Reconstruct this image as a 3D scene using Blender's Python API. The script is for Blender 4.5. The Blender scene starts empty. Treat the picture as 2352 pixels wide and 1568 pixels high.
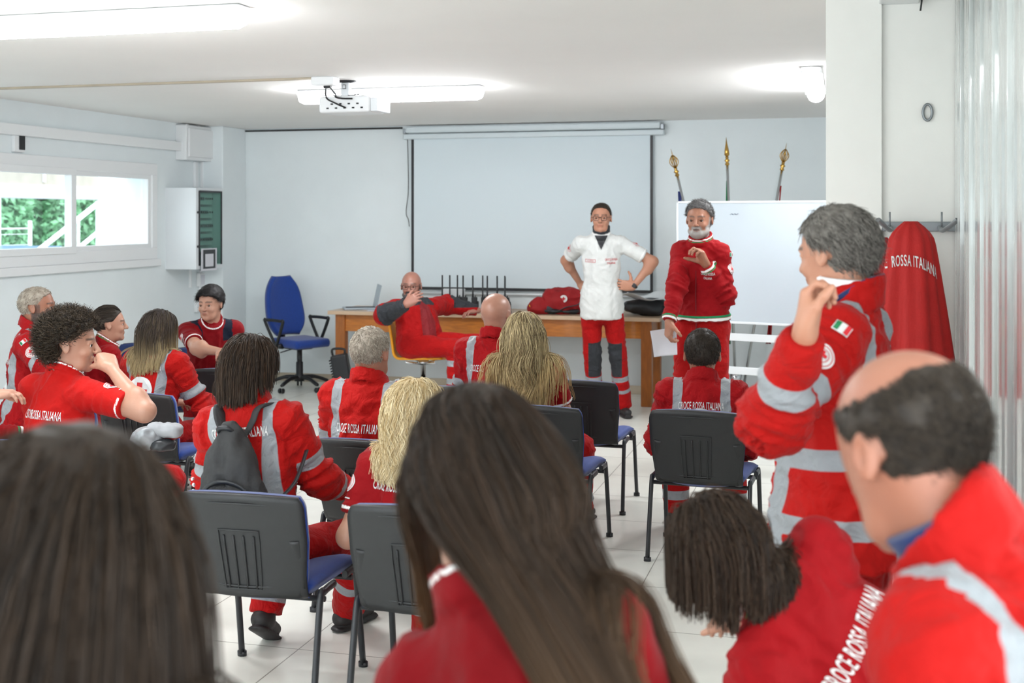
import bpy, bmesh, math, random
import numpy as np
from mathutils import Vector, Matrix, noise
from mathutils.bvhtree import BVHTree
pi = math.pi
sc = bpy.context.scene
COL = sc.collection
# ------------------------------------------------------------------ camera, light, exposure
F, HOR, CH, TH = 2800.0, 495.0, 1.75, math.radians(15.3)
sT, cT = math.sin(TH), math.cos(TH)
cam_d = bpy.data.cameras.new('camera')
cam = bpy.data.objects.new('camera', cam_d)
COL.objects.link(cam)
cam.location = (0, 0, CH)
cam.rotation_euler = (pi / 2, 0, TH)
cam_d.sensor_width = 36.0
cam_d.lens = F / 2352 * 36.0
cam_d.shift_y = -(784 - HOR) / 2352
cam_d.clip_start = 0.05
cam_d.dof.use_dof = True
cam_d.dof.focus_distance = 5.8
cam_d.dof.aperture_fstop = 3.6
sc.camera = cam

world = bpy.data.worlds.new('world')
sc.world = world
world.use_nodes = True
bg = world.node_tree.nodes['Background']
bg.inputs[0].default_value = (0.88, 0.96, 1.0, 1)
bg.inputs[1].default_value = 1.22

sc.view_settings.view_transform = 'Standard'
sc.view_settings.look = 'None'
sc.view_settings.gamma = 1.0
sc.view_settings.use_curve_mapping = False
sc.view_settings.exposure = 1.8
sc.cycles.max_bounces = 7
sc.cycles.diffuse_bounces = 4
sc.cycles.glossy_bounces = 3
sc.cycles.transmission_bounces = 5
sc.cycles.transparent_max_bounces = 8
sc.cycles.sample_clamp_indirect = 6.0
sc.cycles.use_denoising = True
sc.cycles.use_adaptive_sampling = True
sc.cycles.adaptive_threshold = 0.02
sc.cycles.caustics_reflective = False
sc.cycles.caustics_refractive = False


def P(u, v, d):
    """world point seen at photo pixel (u, v), d metres along the viewing axis"""
    l = (u - 1176) / F * d
    return Vector((-sT * d + cT * l, cT * d + sT * l, CH - (v - HOR) / F * d))


def G(u, v):
    return P(u, v, CH * F / (v - HOR))


def onY(u, v, Y):
    t = (u - 1176) / F
    return P(u, v, Y / (cT + t * sT))


def onX(u, v, X):
    t = (u - 1176) / F
    return P(u, v, X / (-sT + t * cT))


def onZ(u, v, Z):
    return P(u, v, (CH - Z) * F / (v - HOR))


# ------------------------------------------------------------------ materials
MATS = {}


def lin(c):
    return tuple((x / 255 / 12.92) if x / 255 <= 0.04045 else ((x / 255 + 0.055) / 1.055) ** 2.4 for x in c)


def mat(name, rgb, rough=0.6, metal=0.0, nscale=0, namp=0.0, bump=0.0, bscale=80, spec=0.5, emit=None, estr=0, trans=0, sheen=0, stretch=None, coat=0):
    if name in MATS:
        return MATS[name]
    m = bpy.data.materials.new(name)
    m.use_nodes = True
    nt = m.node_tree
    b = nt.nodes['Principled BSDF']
    c = lin(rgb)
    b.inputs['Base Color'].default_value = (*c, 1)
    b.inputs['Roughness'].default_value = rough
    b.inputs['Metallic'].default_value = metal
    b.inputs['Specular IOR Level'].default_value = spec
    b.inputs['Transmission Weight'].default_value = trans
    b.inputs['Sheen Weight'].default_value = sheen
    b.inputs['Coat Weight'].default_value = coat
    tc = nt.nodes.new('ShaderNodeTexCoord')
    src = tc.outputs['Object']
    if stretch:
        mp = nt.nodes.new('ShaderNodeMapping')
        mp.inputs['Scale'].default_value = stretch
        nt.links.new(src, mp.inputs[0])
        src = mp.outputs[0]
    if namp:
        n = nt.nodes.new('ShaderNodeTexNoise')
        n.inputs['Scale'].default_value = nscale
        n.inputs['Detail'].default_value = 4
        nt.links.new(src, n.inputs['Vector'])
        r = nt.nodes.new('ShaderNodeMapRange')
        r.inputs[1].default_value = 0.3
        r.inputs[2].default_value = 0.7
        r.inputs[3].default_value = 1 - namp
        r.inputs[4].default_value = 1 + namp * 0.6
        nt.links.new(n.outputs[0], r.inputs[0])
        mx = nt.nodes.new('ShaderNodeVectorMath')
        mx.operation = 'SCALE'
        mx.inputs[0].default_value = c
        nt.links.new(r.outputs[0], mx.inputs['Scale'])
        nt.links.new(mx.outputs[0], b.inputs['Base Color'])
    if bump:
        n2 = nt.nodes.new('ShaderNodeTexNoise')
        n2.inputs['Scale'].default_value = bscale
        n2.inputs['Detail'].default_value = 3
        nt.links.new(src, n2.inputs['Vector'])
        bp = nt.nodes.new('ShaderNodeBump')
        bp.inputs['Strength'].default_value = bump
        bp.inputs['Distance'].default_value = 0.01
        nt.links.new(n2.outputs[0], bp.inputs['Height'])
        nt.links.new(bp.outputs[0], b.inputs['Normal'])
    if emit:
        b.inputs['Emission Color'].default_value = (*lin(emit), 1)
        b.inputs['Emission Strength'].default_value = estr
    MATS[name] = m
    return m


def M(name):
    return MATS[name]


mat('wall_paint', (229, 236, 238), 0.85, nscale=2.5, namp=0.025, bump=0.12, bscale=25)
mat('ceiling_paint', (242, 240, 237), 0.9, nscale=1.2, namp=0.02)
mat('pillar_paint', (240, 239, 234), 0.7, nscale=3, namp=0.04, bump=0.15, bscale=18)
mat('tan_skirting', (182, 170, 150), 0.5, nscale=6, namp=0.08)
mat('white_plastic', (232, 234, 235), 0.4)
mat('white_metal', (226, 230, 233), 0.35)
mat('screen_cloth', (216, 227, 232), 0.9)
mat('screen_case', (212, 222, 226), 0.45)
mat('black_plastic', (24, 25, 28), 0.45)
mat('black_satin', (34, 36, 40), 0.4, nscale=30, namp=0.1)
mat('chair_shell', (31, 32, 34), 0.5, nscale=40, namp=0.08, bump=0.1, bscale=300)
mat('blue_fabric', (14, 58, 140), 0.85, nscale=60, namp=0.12, bump=0.15, bscale=500, sheen=0.3)
mat('navy_fabric', (15, 40, 90), 0.85, nscale=60, namp=0.12, sheen=0.2)
mat('chrome', (205, 207, 210), 0.18, metal=1)
mat('grey_metal', (150, 155, 160), 0.35, metal=0.8)
mat('brass', (190, 150, 80), 0.25, metal=1)
mat('orange_wood', (180, 106, 30), 0.4, nscale=9, namp=0.22, stretch=(1, 6, 6), coat=0.2)
mat('orange_wood_upright', (158, 90, 28), 0.4, nscale=9, namp=0.22, stretch=(6, 6, 1), coat=0.2)
mat('beech_top', (200, 172, 144), 0.35, nscale=8, namp=0.08, stretch=(1, 8, 1))
mat('yellow_plastic', (236, 160, 10), 0.35)
mat('tube_glow', (255, 255, 255), 0.4, emit=(250, 252, 255), estr=21.0)
mat('whiteboard_enamel', (192, 202, 210), 0.12)
mat('paper', (216, 216, 222), 0.8)
mat('red_fabric', (150, 8, 16), 0.75, nscale=12, namp=0.1, bump=0.2, bscale=120)
mat('jacket_red', (176, 16, 12), 0.7, nscale=12, namp=0.08, bump=0.2, bscale=150)
mat('eu_blue', (8, 34, 100), 0.7, nscale=10, namp=0.15)
mat('green_fabric', (20, 120, 70), 0.7)
mat('white_fabric', (236, 236, 238), 0.7)
mat('reflective', (150, 154, 158), 0.4, nscale=60, namp=0.06, metal=0.15)
mat('gloss_pvc', (206, 212, 210), 0.16, spec=1.0, coat=0.5)
mat('crimson_plain', (120, 4, 16), 0.75, nscale=14, namp=.1, bump=.25, bscale=60)
mat('letter_white', (215, 215, 214), 0.7)
mat('letter_red', (200, 30, 40), 0.7)
mat('leaf_green', (140, 196, 150), 0.6, nscale=3, namp=0.4)
mat('concrete', (170, 160, 148), 0.8, nscale=4, namp=0.15)
mat('outdoor_white', (240, 242, 245), 0.8)
mat('car_blue', (60, 105, 150), 0.3)
mat('asphalt', (150, 150, 150), 0.9)
mat('silver_laptop', (168, 178, 186), 0.35, metal=0.6)
mat('wood_pulp_sheet', (225, 228, 230), 0.8)
mat('cable_black', (20, 20, 22), 0.5)
mat('grey_knit', (150, 152, 156), 0.8)
mat('backpack_fabric', (50, 50, 51), 0.8, nscale=50, namp=0.1, bump=0.3, bscale=60)
mat('shoe_black', (36, 34, 34), 0.6, nscale=30, namp=0.2)
mat('green_window_tint', (120, 160, 150), 0.1)
mat('yellow_print', (230, 200, 40), 0.6)
mat('dark_grey_fabric', (58, 60, 64), 0.8, nscale=30, namp=0.1, bump=0.2, bscale=150)
mat('watch_glass', (130, 190, 220), 0.15)
mat('metal_ring', (140, 145, 148), 0.4, metal=0.5)


def glass_mat():
    m = bpy.data.materials.new('window_glass')
    m.use_nodes = True
    nt = m.node_tree
    nt.nodes.clear()
    o = nt.nodes.new('ShaderNodeOutputMaterial')
    mx = nt.nodes.new('ShaderNodeMixShader')
    mx.inputs[0].default_value = 0.07
    t = nt.nodes.new('ShaderNodeBsdfTransparent')
    t.inputs[0].default_value = (0.95, 0.98, 0.98, 1)
    g = nt.nodes.new('ShaderNodeBsdfGlossy')
    g.inputs['Roughness'].default_value = 0.02
    nt.links.new(t.outputs[0], mx.inputs[1])
    nt.links.new(g.outputs[0], mx.inputs[2])
    nt.links.new(mx.outputs[0], o.inputs[0])
    MATS['window_glass'] = m
    m2 = m.copy()
    m2.name = 'green_glass'
    for n in m2.node_tree.nodes:
        if n.type == 'BSDF_TRANSPARENT':
            n.inputs[0].default_value = (0.66, 0.82, 0.77, 1)
    MATS['green_glass'] = m2


glass_mat()


def floor_mat():
    m = bpy.data.materials.new('floor_tiles')
    m.use_nodes = True
    nt = m.node_tree
    b = nt.nodes['Principled BSDF']
    tc = nt.nodes.new('ShaderNodeTexCoord')
    mp = nt.nodes.new('ShaderNodeMapping')
    mp.inputs['Location'].default_value = (0.93, -6.32, 0)
    nt.links.new(tc.outputs['Object'], mp.inputs[0])
    br = nt.nodes.new('ShaderNodeTexBrick')
    br.offset = 0
    br.inputs['Scale'].default_value = 1
    br.inputs['Brick Width'].default_value = 0.6
    br.inputs['Row Height'].default_value = 0.6
    br.inputs['Mortar Size'].default_value = 0.003
    br.inputs['Mortar Smooth'].default_value = 0.2
    br.inputs['Color1'].default_value = (*lin((230, 230, 221)), 1)
    br.inputs['Color2'].default_value = (*lin((234, 234, 226)), 1)
    br.inputs['Mortar'].default_value = (*lin((150, 147, 138)), 1)
    nt.links.new(mp.outputs[0], br.inputs['Vector'])
    n = nt.nodes.new('ShaderNodeTexNoise')
    n.inputs['Scale'].default_value = 3.5
    n.inputs['Detail'].default_value = 6
    nt.links.new(tc.outputs['Object'], n.inputs['Vector'])
    r = nt.nodes.new('ShaderNodeMapRange')
    r.inputs[1].default_value = 0.3
    r.inputs[2].default_value = 0.7
    r.inputs[3].default_value = 0.93
    r.inputs[4].default_value = 1.04
    nt.links.new(n.outputs[0], r.inputs[0])
    mx = nt.nodes.new('ShaderNodeVectorMath')
    mx.operation = 'SCALE'
    nt.links.new(br.outputs['Color'], mx.inputs[0])
    nt.links.new(r.outputs[0], mx.inputs['Scale'])
    nt.links.new(mx.outputs[0], b.inputs['Base Color'])
    b.inputs['Roughness'].default_value = 0.28
    MATS['floor_tiles'] = m


floor_mat()


# ------------------------------------------------------------------ mesh helpers
def obj(name, bm, m=None, parent=None, smooth=False, mats=None):
    me = bpy.data.meshes.new(name)
    bm.normal_update()
    bm.to_mesh(me)
    bm.free()
    for x in (mats or [m]):
        if x is not None:
            me.materials.append(MATS[x] if isinstance(x, str) else x)
    if smooth:
        me.polygons.foreach_set('use_smooth', [True] * len(me.polygons))
    o = bpy.data.objects.new(name, me)
    COL.objects.link(o)
    if parent is not None:
        o.parent = parent
    return o


def empty(name, loc=(0, 0, 0), rz=0.0, label=None, cat=None, group=None):
    o = bpy.data.objects.new(name, None)
    o.empty_display_size = 0.1
    COL.objects.link(o)
    o.location = loc
    o.rotation_euler = (0, 0, rz)
    tag(o, label, cat, group)
    return o


def tag(o, label=None, cat=None, group=None, kind=None):
    if label:
        o['label'] = label
    if cat:
        o['category'] = cat
    if group:
        o['group'] = group
    if kind:
        o['kind'] = kind
    return o


def copy_tree(o, parent=None):
    c = o.copy()
    COL.objects.link(c)
    if parent is not None:
        c.parent = parent
    for ch in [x for x in o.children]:
        copy_tree(ch, c)
    return c


def box(bm, c, s, rot=None, bev=0.0, seg=2, mi=0):
    mtx = Matrix.Translation(Vector(c)) @ (rot.to_4x4() if rot is not None else Matrix.Identity(4)) @ Matrix.Diagonal((s[0], s[1], s[2], 1))
    r = bmesh.ops.create_cube(bm, size=1.0, matrix=mtx)
    vs = r['verts']
    fs = set(f for v in vs for f in v.link_faces)
    if bev > 0:
        es = list(set(e for v in vs for e in v.link_edges))
        rr = bmesh.ops.bevel(bm, geom=es, offset=bev, segments=seg, profile=0.5, affect='EDGES')
        fs = set(f for f in fs if f.is_valid) | set(rr['faces'])
    for f in fs:
        f.material_index = mi
    return fs


def boxl(bm, a, b, bev=0.0, mi=0):
    a = Vector(a)
    b = Vector(b)
    return box(bm, (a + b) / 2, [max(abs(x), 1e-4) for x in (b - a)], bev=bev, mi=mi)


def tube(bm, pts, r, n=10, cap=True, mi=0, flat=None):
    """tube of radius r (number or list) along pts; flat=(rx, ry) gives an oval section"""
    pts = [Vector(p) for p in pts]
    k = len(pts)
    rs = r if isinstance(r, (list, tuple)) else [r] * k
    rings = []
    up = None
    for i, p in enumerate(pts):
        t = (pts[min(i + 1, k - 1)] - pts[max(i - 1, 0)]).normalized()
        if up is None:
            up = Vector((0, 0, 1)) if abs(t.z) < 0.9 else Vector((1, 0, 0))
        a = t.cross(up)
        if a.length < 1e-5:
            a = t.cross(Vector((0, 1, 0.1)))
        a.normalize()
        b = a.cross(t).normalized()
        up = b
        fx, fy = flat if flat else (1, 1)
        rings.append([bm.verts.new(p + a * math.cos(2 * pi * j / n) * rs[i] * fx + b * math.sin(2 * pi * j / n) * rs[i] * fy) for j in range(n)])
    for i in range(k - 1):
        for j in range(n):
            f = bm.faces.new((rings[i][j], rings[i][(j + 1) % n], rings[i + 1][(j + 1) % n], rings[i + 1][j]))
            f.material_index = mi
            f.smooth = True
    if cap:
        f = bm.faces.new(rings[0][::-1])
        f.material_index = mi
        f = bm.faces.new(rings[-1])
        f.material_index = mi


def arc_pts(pts, n=6):
    """Catmull-Rom smoothing of a point list"""
    pts = [Vector(p) for p in pts]
    out = []
    for i in range(len(pts) - 1):
        p0 = pts[max(i - 1, 0)]
        p1 = pts[i]
        p2 = pts[i + 1]
        p3 = pts[min(i + 2, len(pts) - 1)]
        for j in range(n):
            t = j / n
            out.append(0.5 * ((2 * p1) + (p2 - p0) * t + (2 * p0 - 5 * p1 + 4 * p2 - p3) * t * t + (3 * p1 - p0 - 3 * p2 + p3) * t ** 3))
    out.append(pts[-1])
    return out


def lathe(bm, prof, loc=(0, 0, 0), n=20, rot=None, mi=0):
    loc = Vector(loc)
    rings = []
    for r, z in prof:
        ring = []
        for j in range(n):
            v = Vector((max(r, 1e-4) * math.cos(2 * pi * j / n), max(r, 1e-4) * math.sin(2 * pi * j / n), z))
            if rot is not None:
                v = rot @ v
            ring.append(bm.verts.new(loc + v))
        rings.append(ring)
    for i in range(len(rings) - 1):
        for j in range(n):
            f = bm.faces.new((rings[i][j], rings[i][(j + 1) % n], rings[i + 1][(j + 1) % n], rings[i + 1][j]))
            f.smooth = True
            f.material_index = mi
    bm.faces.new(rings[0][::-1]).material_index = mi
    bm.faces.new(rings[-1]).material_index = mi


def slab(bm, outline, z0, z1, mi=0):
    """prism from an xy outline"""
    a = [bm.verts.new((x, y, z0)) for x, y in outline]
    b = [bm.verts.new((x, y, z1)) for x, y in outline]
    n = len(a)
    fs = [bm.faces.new(a[::-1]), bm.faces.new(b)]
    for i in range(n):
        fs.append(bm.faces.new((a[i], a[(i + 1) % n], b[(i + 1) % n], b[i])))
    for f in fs:
        f.material_index = mi
    return fs


def sheet(bm, fn, nu, nv, thick=0.0, mi=0, smooth=True):
    """grid surface fn(s, t) -> Vector, s,t in 0..1, optional thickness along normals"""
    g = [[Vector(fn(i / nu, j / nv)) for j in range(nv + 1)] for i in range(nu + 1)]
    def nrm(i, j):
        a = g[min(i + 1, nu)][j] - g[max(i - 1, 0)][j]
        b = g[i][min(j + 1, nv)] - g[i][max(j - 1, 0)]
        c = a.cross(b)
        return c.normalized() if c.length > 1e-9 else Vector((0, 0, 1))
    top = [[bm.verts.new(g[i][j] + nrm(i, j) * thick * 0.5) for j in range(nv + 1)] for i in range(nu + 1)]
    for i in range(nu):
        for j in range(nv):
            f = bm.faces.new((top[i][j], top[i + 1][j], top[i + 1][j + 1], top[i][j + 1]))
            f.smooth = smooth
            f.material_index = mi
    if thick:
        bot = [[bm.verts.new(g[i][j] - nrm(i, j) * thick * 0.5) for j in range(nv + 1)] for i in range(nu + 1)]
        for i in range(nu):
            for j in range(nv):
                f = bm.faces.new((bot[i][j + 1], bot[i + 1][j + 1], bot[i + 1][j], bot[i][j]))
                f.smooth = smooth
                f.material_index = mi
        ring_t = [top[i][0] for i in range(nu + 1)] + [top[nu][j] for j in range(1, nv + 1)] + [top[i][nv] for i in range(nu - 1, -1, -1)] + [top[0][j] for j in range(nv - 1, 0, -1)]
        ring_b = [bot[i][0] for i in range(nu + 1)] + [bot[nu][j] for j in range(1, nv + 1)] + [bot[i][nv] for i in range(nu - 1, -1, -1)] + [bot[0][j] for j in range(nv - 1, 0, -1)]
        k = len(ring_t)
        for i in range(k):
            f = bm.faces.new((ring_t[i], ring_b[i], ring_b[(i + 1) % k], ring_t[(i + 1) % k]))
            f.material_index = mi


def struct(name, bm, m, parent=None, smooth=False, mats=None):
    o = obj(name, bm, m, parent, smooth, mats)
    if parent is None:
        o['kind'] = 'structure'
    return o
# ------------------------------------------------------------------ the room
YB, XL, CZ = 11.85, -6.45, 2.675
XP = 0.385      # plane of the glossy panel on the right
YP = 5.27       # face of the white pillar
bm = bmesh.new()
boxl(bm, (XL - 0.3, -1.5, -0.1), (2.6, YB + 0.3, 0.0))
struct('floor', bm, 'floor_tiles')
bm = bmesh.new()
boxl(bm, (XL - 0.3, -1.5, CZ), (2.6, YB + 0.3, CZ + 0.15))
struct('ceiling', bm, 'ceiling_paint')
bm = bmesh.new()
boxl(bm, (XL - 0.3, YB, 0), (2.6, YB + 0.2, CZ))
struct('wall_back', bm, 'wall_paint')
# left wall with the window opening
w0 = onX(345, 398, XL)
w1 = onX(-150, 398, XL)
WY0, WY1 = 4.6, onX(349, 500, XL).y
WZ1 = onX(345, 395, XL).z + 0.02
WZ0 = onX(345, 573, XL).z - 0.03
bm = bmesh.new()
boxl(bm, (XL - 0.3, -1.5, 0), (XL, YB, WZ0))
boxl(bm, (XL - 0.3, -1.5, WZ1), (XL, YB, CZ))
boxl(bm, (XL - 0.3, -1.5, WZ0), (XL, WY0, WZ1))
boxl(bm, (XL - 0.3, WY1, WZ0), (XL, YB, WZ1))
struct('wall_left', bm, 'wall_paint')
bm = bmesh.new()
boxl(bm, (XL, YB - 0.5, 0), (-6.2, YB, CZ), bev=0.01)
struct('wall_pilaster', bm, 'wall_paint')
pl, pr = onY(1897, 600, YP), onY(2025, 600, YP)
bm = bmesh.new()
boxl(bm, (pl.x, YP, 0), (pr.x, YP + 0.6, CZ))
struct('wall_pillar', bm, 'pillar_paint')
bm = bmesh.new()
boxl(bm, (pr.x, YP + 0.03, 0), (2.6, YP + 0.5, CZ))
struct('wall_right', bm, 'pillar_paint')
bm = bmesh.new()
boxl(bm, (1.6, YP + 0.5, 0), (1.8, YB, CZ))
struct('wall_alcove', bm, 'wall_paint')
bm = bmesh.new()
boxl(bm, (XP + 0.06, 2.6, 0), (2.6, YP + 0.03, CZ))
struct('wall_side', bm, 'pillar_paint')
# skirting
bm = bmesh.new()
boxl(bm, (-6.2, YB - 0.012, 0), (1.6, YB, 0.085), bev=0.003)
struct('baseboard_back', bm, 'tan_skirting')
bm = bmesh.new()
boxl(bm, (XL, 2, 0), (XL + 0.012, YB - 0.5, 0.085), bev=0.003)
struct('baseboard_left', bm, 'tan_skirting')

# window: fixed frame, two sashes, glass, sill
bm = bmesh.new()
fx0, fx1 = XL - 0.10, XL + 0.03
for a, b in (((WY0 - .05, WZ1 - .05), (WY1 + .05, WZ1 + .06)), ((WY0 - .05, WZ0 - .06), (WY1 + .05, WZ0 + .05)),
             ((WY0 - .049, WZ0 + .049), (WY0 + .05, WZ1 - .049)), ((WY1 - .04, WZ0 + .049), (WY1 + .049, WZ1 - .049))):
    boxl(bm, (fx0, a[0], a[1]), (fx1, b[0], b[1]), bev=0.006)
win = struct('window_1', bm, 'white_plastic')
ym = onX(156, 480, XL).y
bm = bmesh.new()
for (ya, yb, xo) in ((WY0 + .03, ym + .06, 0.03), (ym + 0.02, WY1 - .02, 0.0)):
    x0, x1 = XL - 0.05 + xo, XL + 0.015 + xo
    boxl(bm, (x0, ya, WZ1 - .10 + .01), (x1, yb, WZ1 - .03), bev=0.004)
    boxl(bm, (x0, ya, WZ0 + .03), (x1, yb, WZ0 + .10 - .01), bev=0.004)
    boxl(bm, (x0 + .001, ya + .001, WZ0 + .089), (x1 - .001, ya + .07, WZ1 - .089), bev=0.004)
    boxl(bm, (x0 + .001, yb - .07, WZ0 + .089), (x1 - .001, yb - .001, WZ1 - .089), bev=0.004)
obj('window_sash', bm, 'white_plastic', win)
bm = bmesh.new()
boxl(bm, (XL - 0.03, WY0 + .05, WZ0 + .05), (XL - 0.024, WY1 - .05, WZ1 - .05))
obj('window_pane', bm, 'window_glass', win)
bm = bmesh.new()
boxl(bm, (XL, WY0 - .1, WZ0 - .13), (XL + .05, WY1 + .09, WZ0 - .06), bev=0.006)
obj('window_sill', bm, 'white_plastic', win)

# ---- outside the window
bm = bmesh.new()
boxl(bm, (-40, -10, -0.6), (XL - 0.31, 40, -0.5))
struct('ground_outside', bm, 'asphalt')
bm = bmesh.new()
pw = onX(226, 500, -8.9)
boxl(bm, (-8.9, pw.y, -0.5), (XL - 0.3, pw.y + 0.4, 4.2))
tag(obj('white_wall', bm, 'outdoor_white'), 'bright white outside wall seen through right window pane', 'wall')
bm = bmesh.new()
q = onX(150, 418, -12.0)
q = onX(150, 427, -12.0)
zq = onX(150, 455, -12.0).z
boxl(bm, (-12.4, 0, q.z), (-12.0, 24, q.z + 0.75))
boxl(bm, (-12.9, 0, zq), (-11.98, 24, q.z), mi=1)
for k in range(12):
    boxl(bm, (-12.0, k * 2.0 + .3, q.z + .05), (-11.97, k * 2.0 + .34, q.z + 0.75), mi=1)
pst = onX(3, 480, -12.0)
boxl(bm, (-12.3, pst.y - .35, -0.5), (-12.02, pst.y + .02, q.z), mi=1)
carport = obj('carport', bm, None, mats=['concrete', 'outdoor_white'])
tag(carport, 'brown fascia and white beam of a roof outside the window', 'shelter')
bm = bmesh.new()
a1, a2 = onX(168, 512, -9.6), onX(226, 466, -9.6)
tube(bm, [a1 + (a1 - a2) * 2.0, a2], 0.035, 8)
a1, a2 = onX(168, 580, -9.6), onX(226, 532, -9.6)
tube(bm, [a1 + (a1 - a2) * .6, a2], 0.03, 8)
for k in (-1.0, 0.2, 0.95):
    p = a1.lerp(a2, k)
    tube(bm, [(p.x, p.y, -0.5), (p.x, p.y, p.z + 0.42)], 0.02, 6)
tag(obj('stair_rail', bm, 'outdoor_white', smooth=False), 'white slanting stair rail outside the window', 'railing')
random.seed(3)
rng = np.random.default_rng(5)


def leaf_cloud(name, cen, rad, n, size, m, seed=1):
    r = np.random.default_rng(seed)
    d = r.normal(size=(n, 3))
    d /= np.linalg.norm(d, axis=1)[:, None]
    p = np.array(cen) + d * np.array(rad) * (r.random((n, 1)) ** 0.35)
    a = r.normal(size=(n, 3)); a /= np.linalg.norm(a, axis=1)[:, None]
    b = np.cross(a, r.normal(size=(n, 3))); b /= np.linalg.norm(b, axis=1)[:, None]
    s = size * (0.6 + 0.8 * r.random((n, 1)))
    v = np.stack([p - a * s, p + b * s * .45, p + a * s, p - b * s * .45], 1).reshape(-1, 3)
    me = bpy.data.meshes.new(name)
    me.vertices.add(len(v)); me.vertices.foreach_set('co', v.ravel())
    me.loops.add(4 * n); me.loops.foreach_set('vertex_index', np.arange(4 * n, dtype=np.int32))
    me.polygons.add(n); me.polygons.foreach_set('loop_start', np.arange(0, 4 * n, 4, dtype=np.int32))
    me.update(calc_edges=True)
    me.materials.append(MATS[m])
    o = bpy.data.objects.new(name, me)
    COL.objects.link(o)
    return o


for i, (cx_, cy_) in enumerate(((-20, 25.4), (-19.8, 27.0), (-20.3, 28.6), (-19.9, 30.2), (-20.1, 31.8))):
    c = Vector((cx_, cy_, 0))
    t = empty('tree', (c.x, c.y, -0.5), label=['green tree outside at far left of the left window pane', 'green tree outside in middle of the left window pane', 'green tree outside in right part of the left window pane', 'green tree outside behind the window mullion', 'green tree outside behind the slanting stair rail'][i], cat='tree', group='trees outside the window')
    o = leaf_cloud('foliage', (0, 0, 2.6), (.9, .78, 2.6), 5000, 0.11, 'leaf_green', 10 + i)
    o.parent = t
    bm = bmesh.new()
    tube(bm, [(0, 0, 0), (0.05, 0, 1.5), (0, 0.1, 3)], [0.12, 0.09, 0.04], 7)
    obj('trunk', bm, 'concrete', t)
# mesh fence outside
bm = bmesh.new()
fx = -15.0
zf = onX(100, 524, fx).z
for y in np.arange(2, 22, 2.0):
    tube(bm, [(fx, y, -0.5), (fx, y, zf + .15)], 0.035, 6)
for z in np.arange(-0.4, zf, 0.2):
    tube(bm, [(fx, 2, z), (fx, 20, z)], 0.006, 4)
tube(bm, [(fx, 2, zf), (fx, 20, zf)], 0.015, 4)
tag(obj('wire_fence', bm, 'outdoor_white'), 'pale wire fence outside in front of the trees', 'fence')
# car roof outside
bm = bmesh.new()
c = onX(45, 566, -11.0)
prof = [(-1.9, 0.35), (-2.0, 0.75), (-1.6, 0.95), (-1.0, 1.0), (-0.5, 1.4), (0.7, 1.42), (1.4, 1.05), (1.95, 0.95), (2.0, 0.4)]
zz = c.z + 0.02 - 1.42
for sgn in (0,):
    a = [bm.verts.new((c.x - 0.85, c.y - 0.9 + y, zz + z)) for y, z in prof]
    b = [bm.verts.new((c.x + 0.8, c.y - 0.9 + y, zz + z)) for y, z in prof]
    bm.faces.new(a); bm.faces.new(b[::-1])
    for i in range(len(a)):
        bm.faces.new((a[i], b[i], b[(i + 1) % len(a)], a[(i + 1) % len(a)]))
for y in (-1.3, 1.25):
    lathe(bm, [(0.01, -.95), (0.33, -.9), (0.33, .9), (0.01, .95)], (c.x, c.y - .9 + y, zz + .33), 16, Matrix.Rotation(pi / 2, 3, 'Y'), mi=1)
tag(obj('parked_car', bm, None, mats=['car_blue', 'black_plastic']), 'roof of a blue car parked outside the left window pane', 'car')

# ---- cable trunking, boxes, cabinet on the left wall
bm = bmesh.new()
z1, z0 = onX(300, 314, XL + .04).z, onX(300, 336, XL + .04).z
yj = onX(410, 330, XL).y
boxl(bm, (XL, 1.0, z0), (XL + 0.07, yj, z1), bev=0.004)
tag(obj('cable_trunking', bm, 'white_plastic'), 'wide white cable trunking running along wall above window', 'trunking')
bm = bmesh.new()
ja, jb = onX(403, 285, XL), onX(468, 372, XL)
t = empty('junction_box', (XL, ja.y, jb.z), label='white square junction box in corner at end of trunking', cat='junction box')
dy = jb.y - ja.y
dz = onX(430, 290, XL).z - jb.z
boxl(bm, (0, 0, 0), (0.12, dy, dz), bev=0.006)
obj('box', bm, 'white_plastic', t)
bm = bmesh.new()
boxl(bm, (0.12, 0.03, 0.03), (0.14, dy - 0.03, dz - 0.03), bev=0.006)
obj('lid', bm, 'white_plastic', t)
for k, (yy) in enumerate((dy * .3, dy * .7)):
    bm = bmesh.new()
    tube(bm, [(0.03, yy, dz), (0.03, yy, CZ - jb.z)], 0.018, 8)
    obj('conduit', bm, 'white_plastic', t)
# thermostat
bm = bmesh.new()
ta, tb = onX(26, 313, XL), onX(46, 350, XL)
t = empty('thermostat', (XL, ta.y, tb.z), label='small wall thermostat with dark display above the window', cat='thermostat')
boxl(bm, (0, 0, 0), (0.03, 0.13, 0.19), bev=0.004)
obj('housing', bm, 'white_plastic', t)
bm = bmesh.new()
boxl(bm, (0.03, 0.055, 0.02), (0.036, 0.125, 0.18), bev=0.002)
obj('display', bm, 'black_plastic', t)
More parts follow.
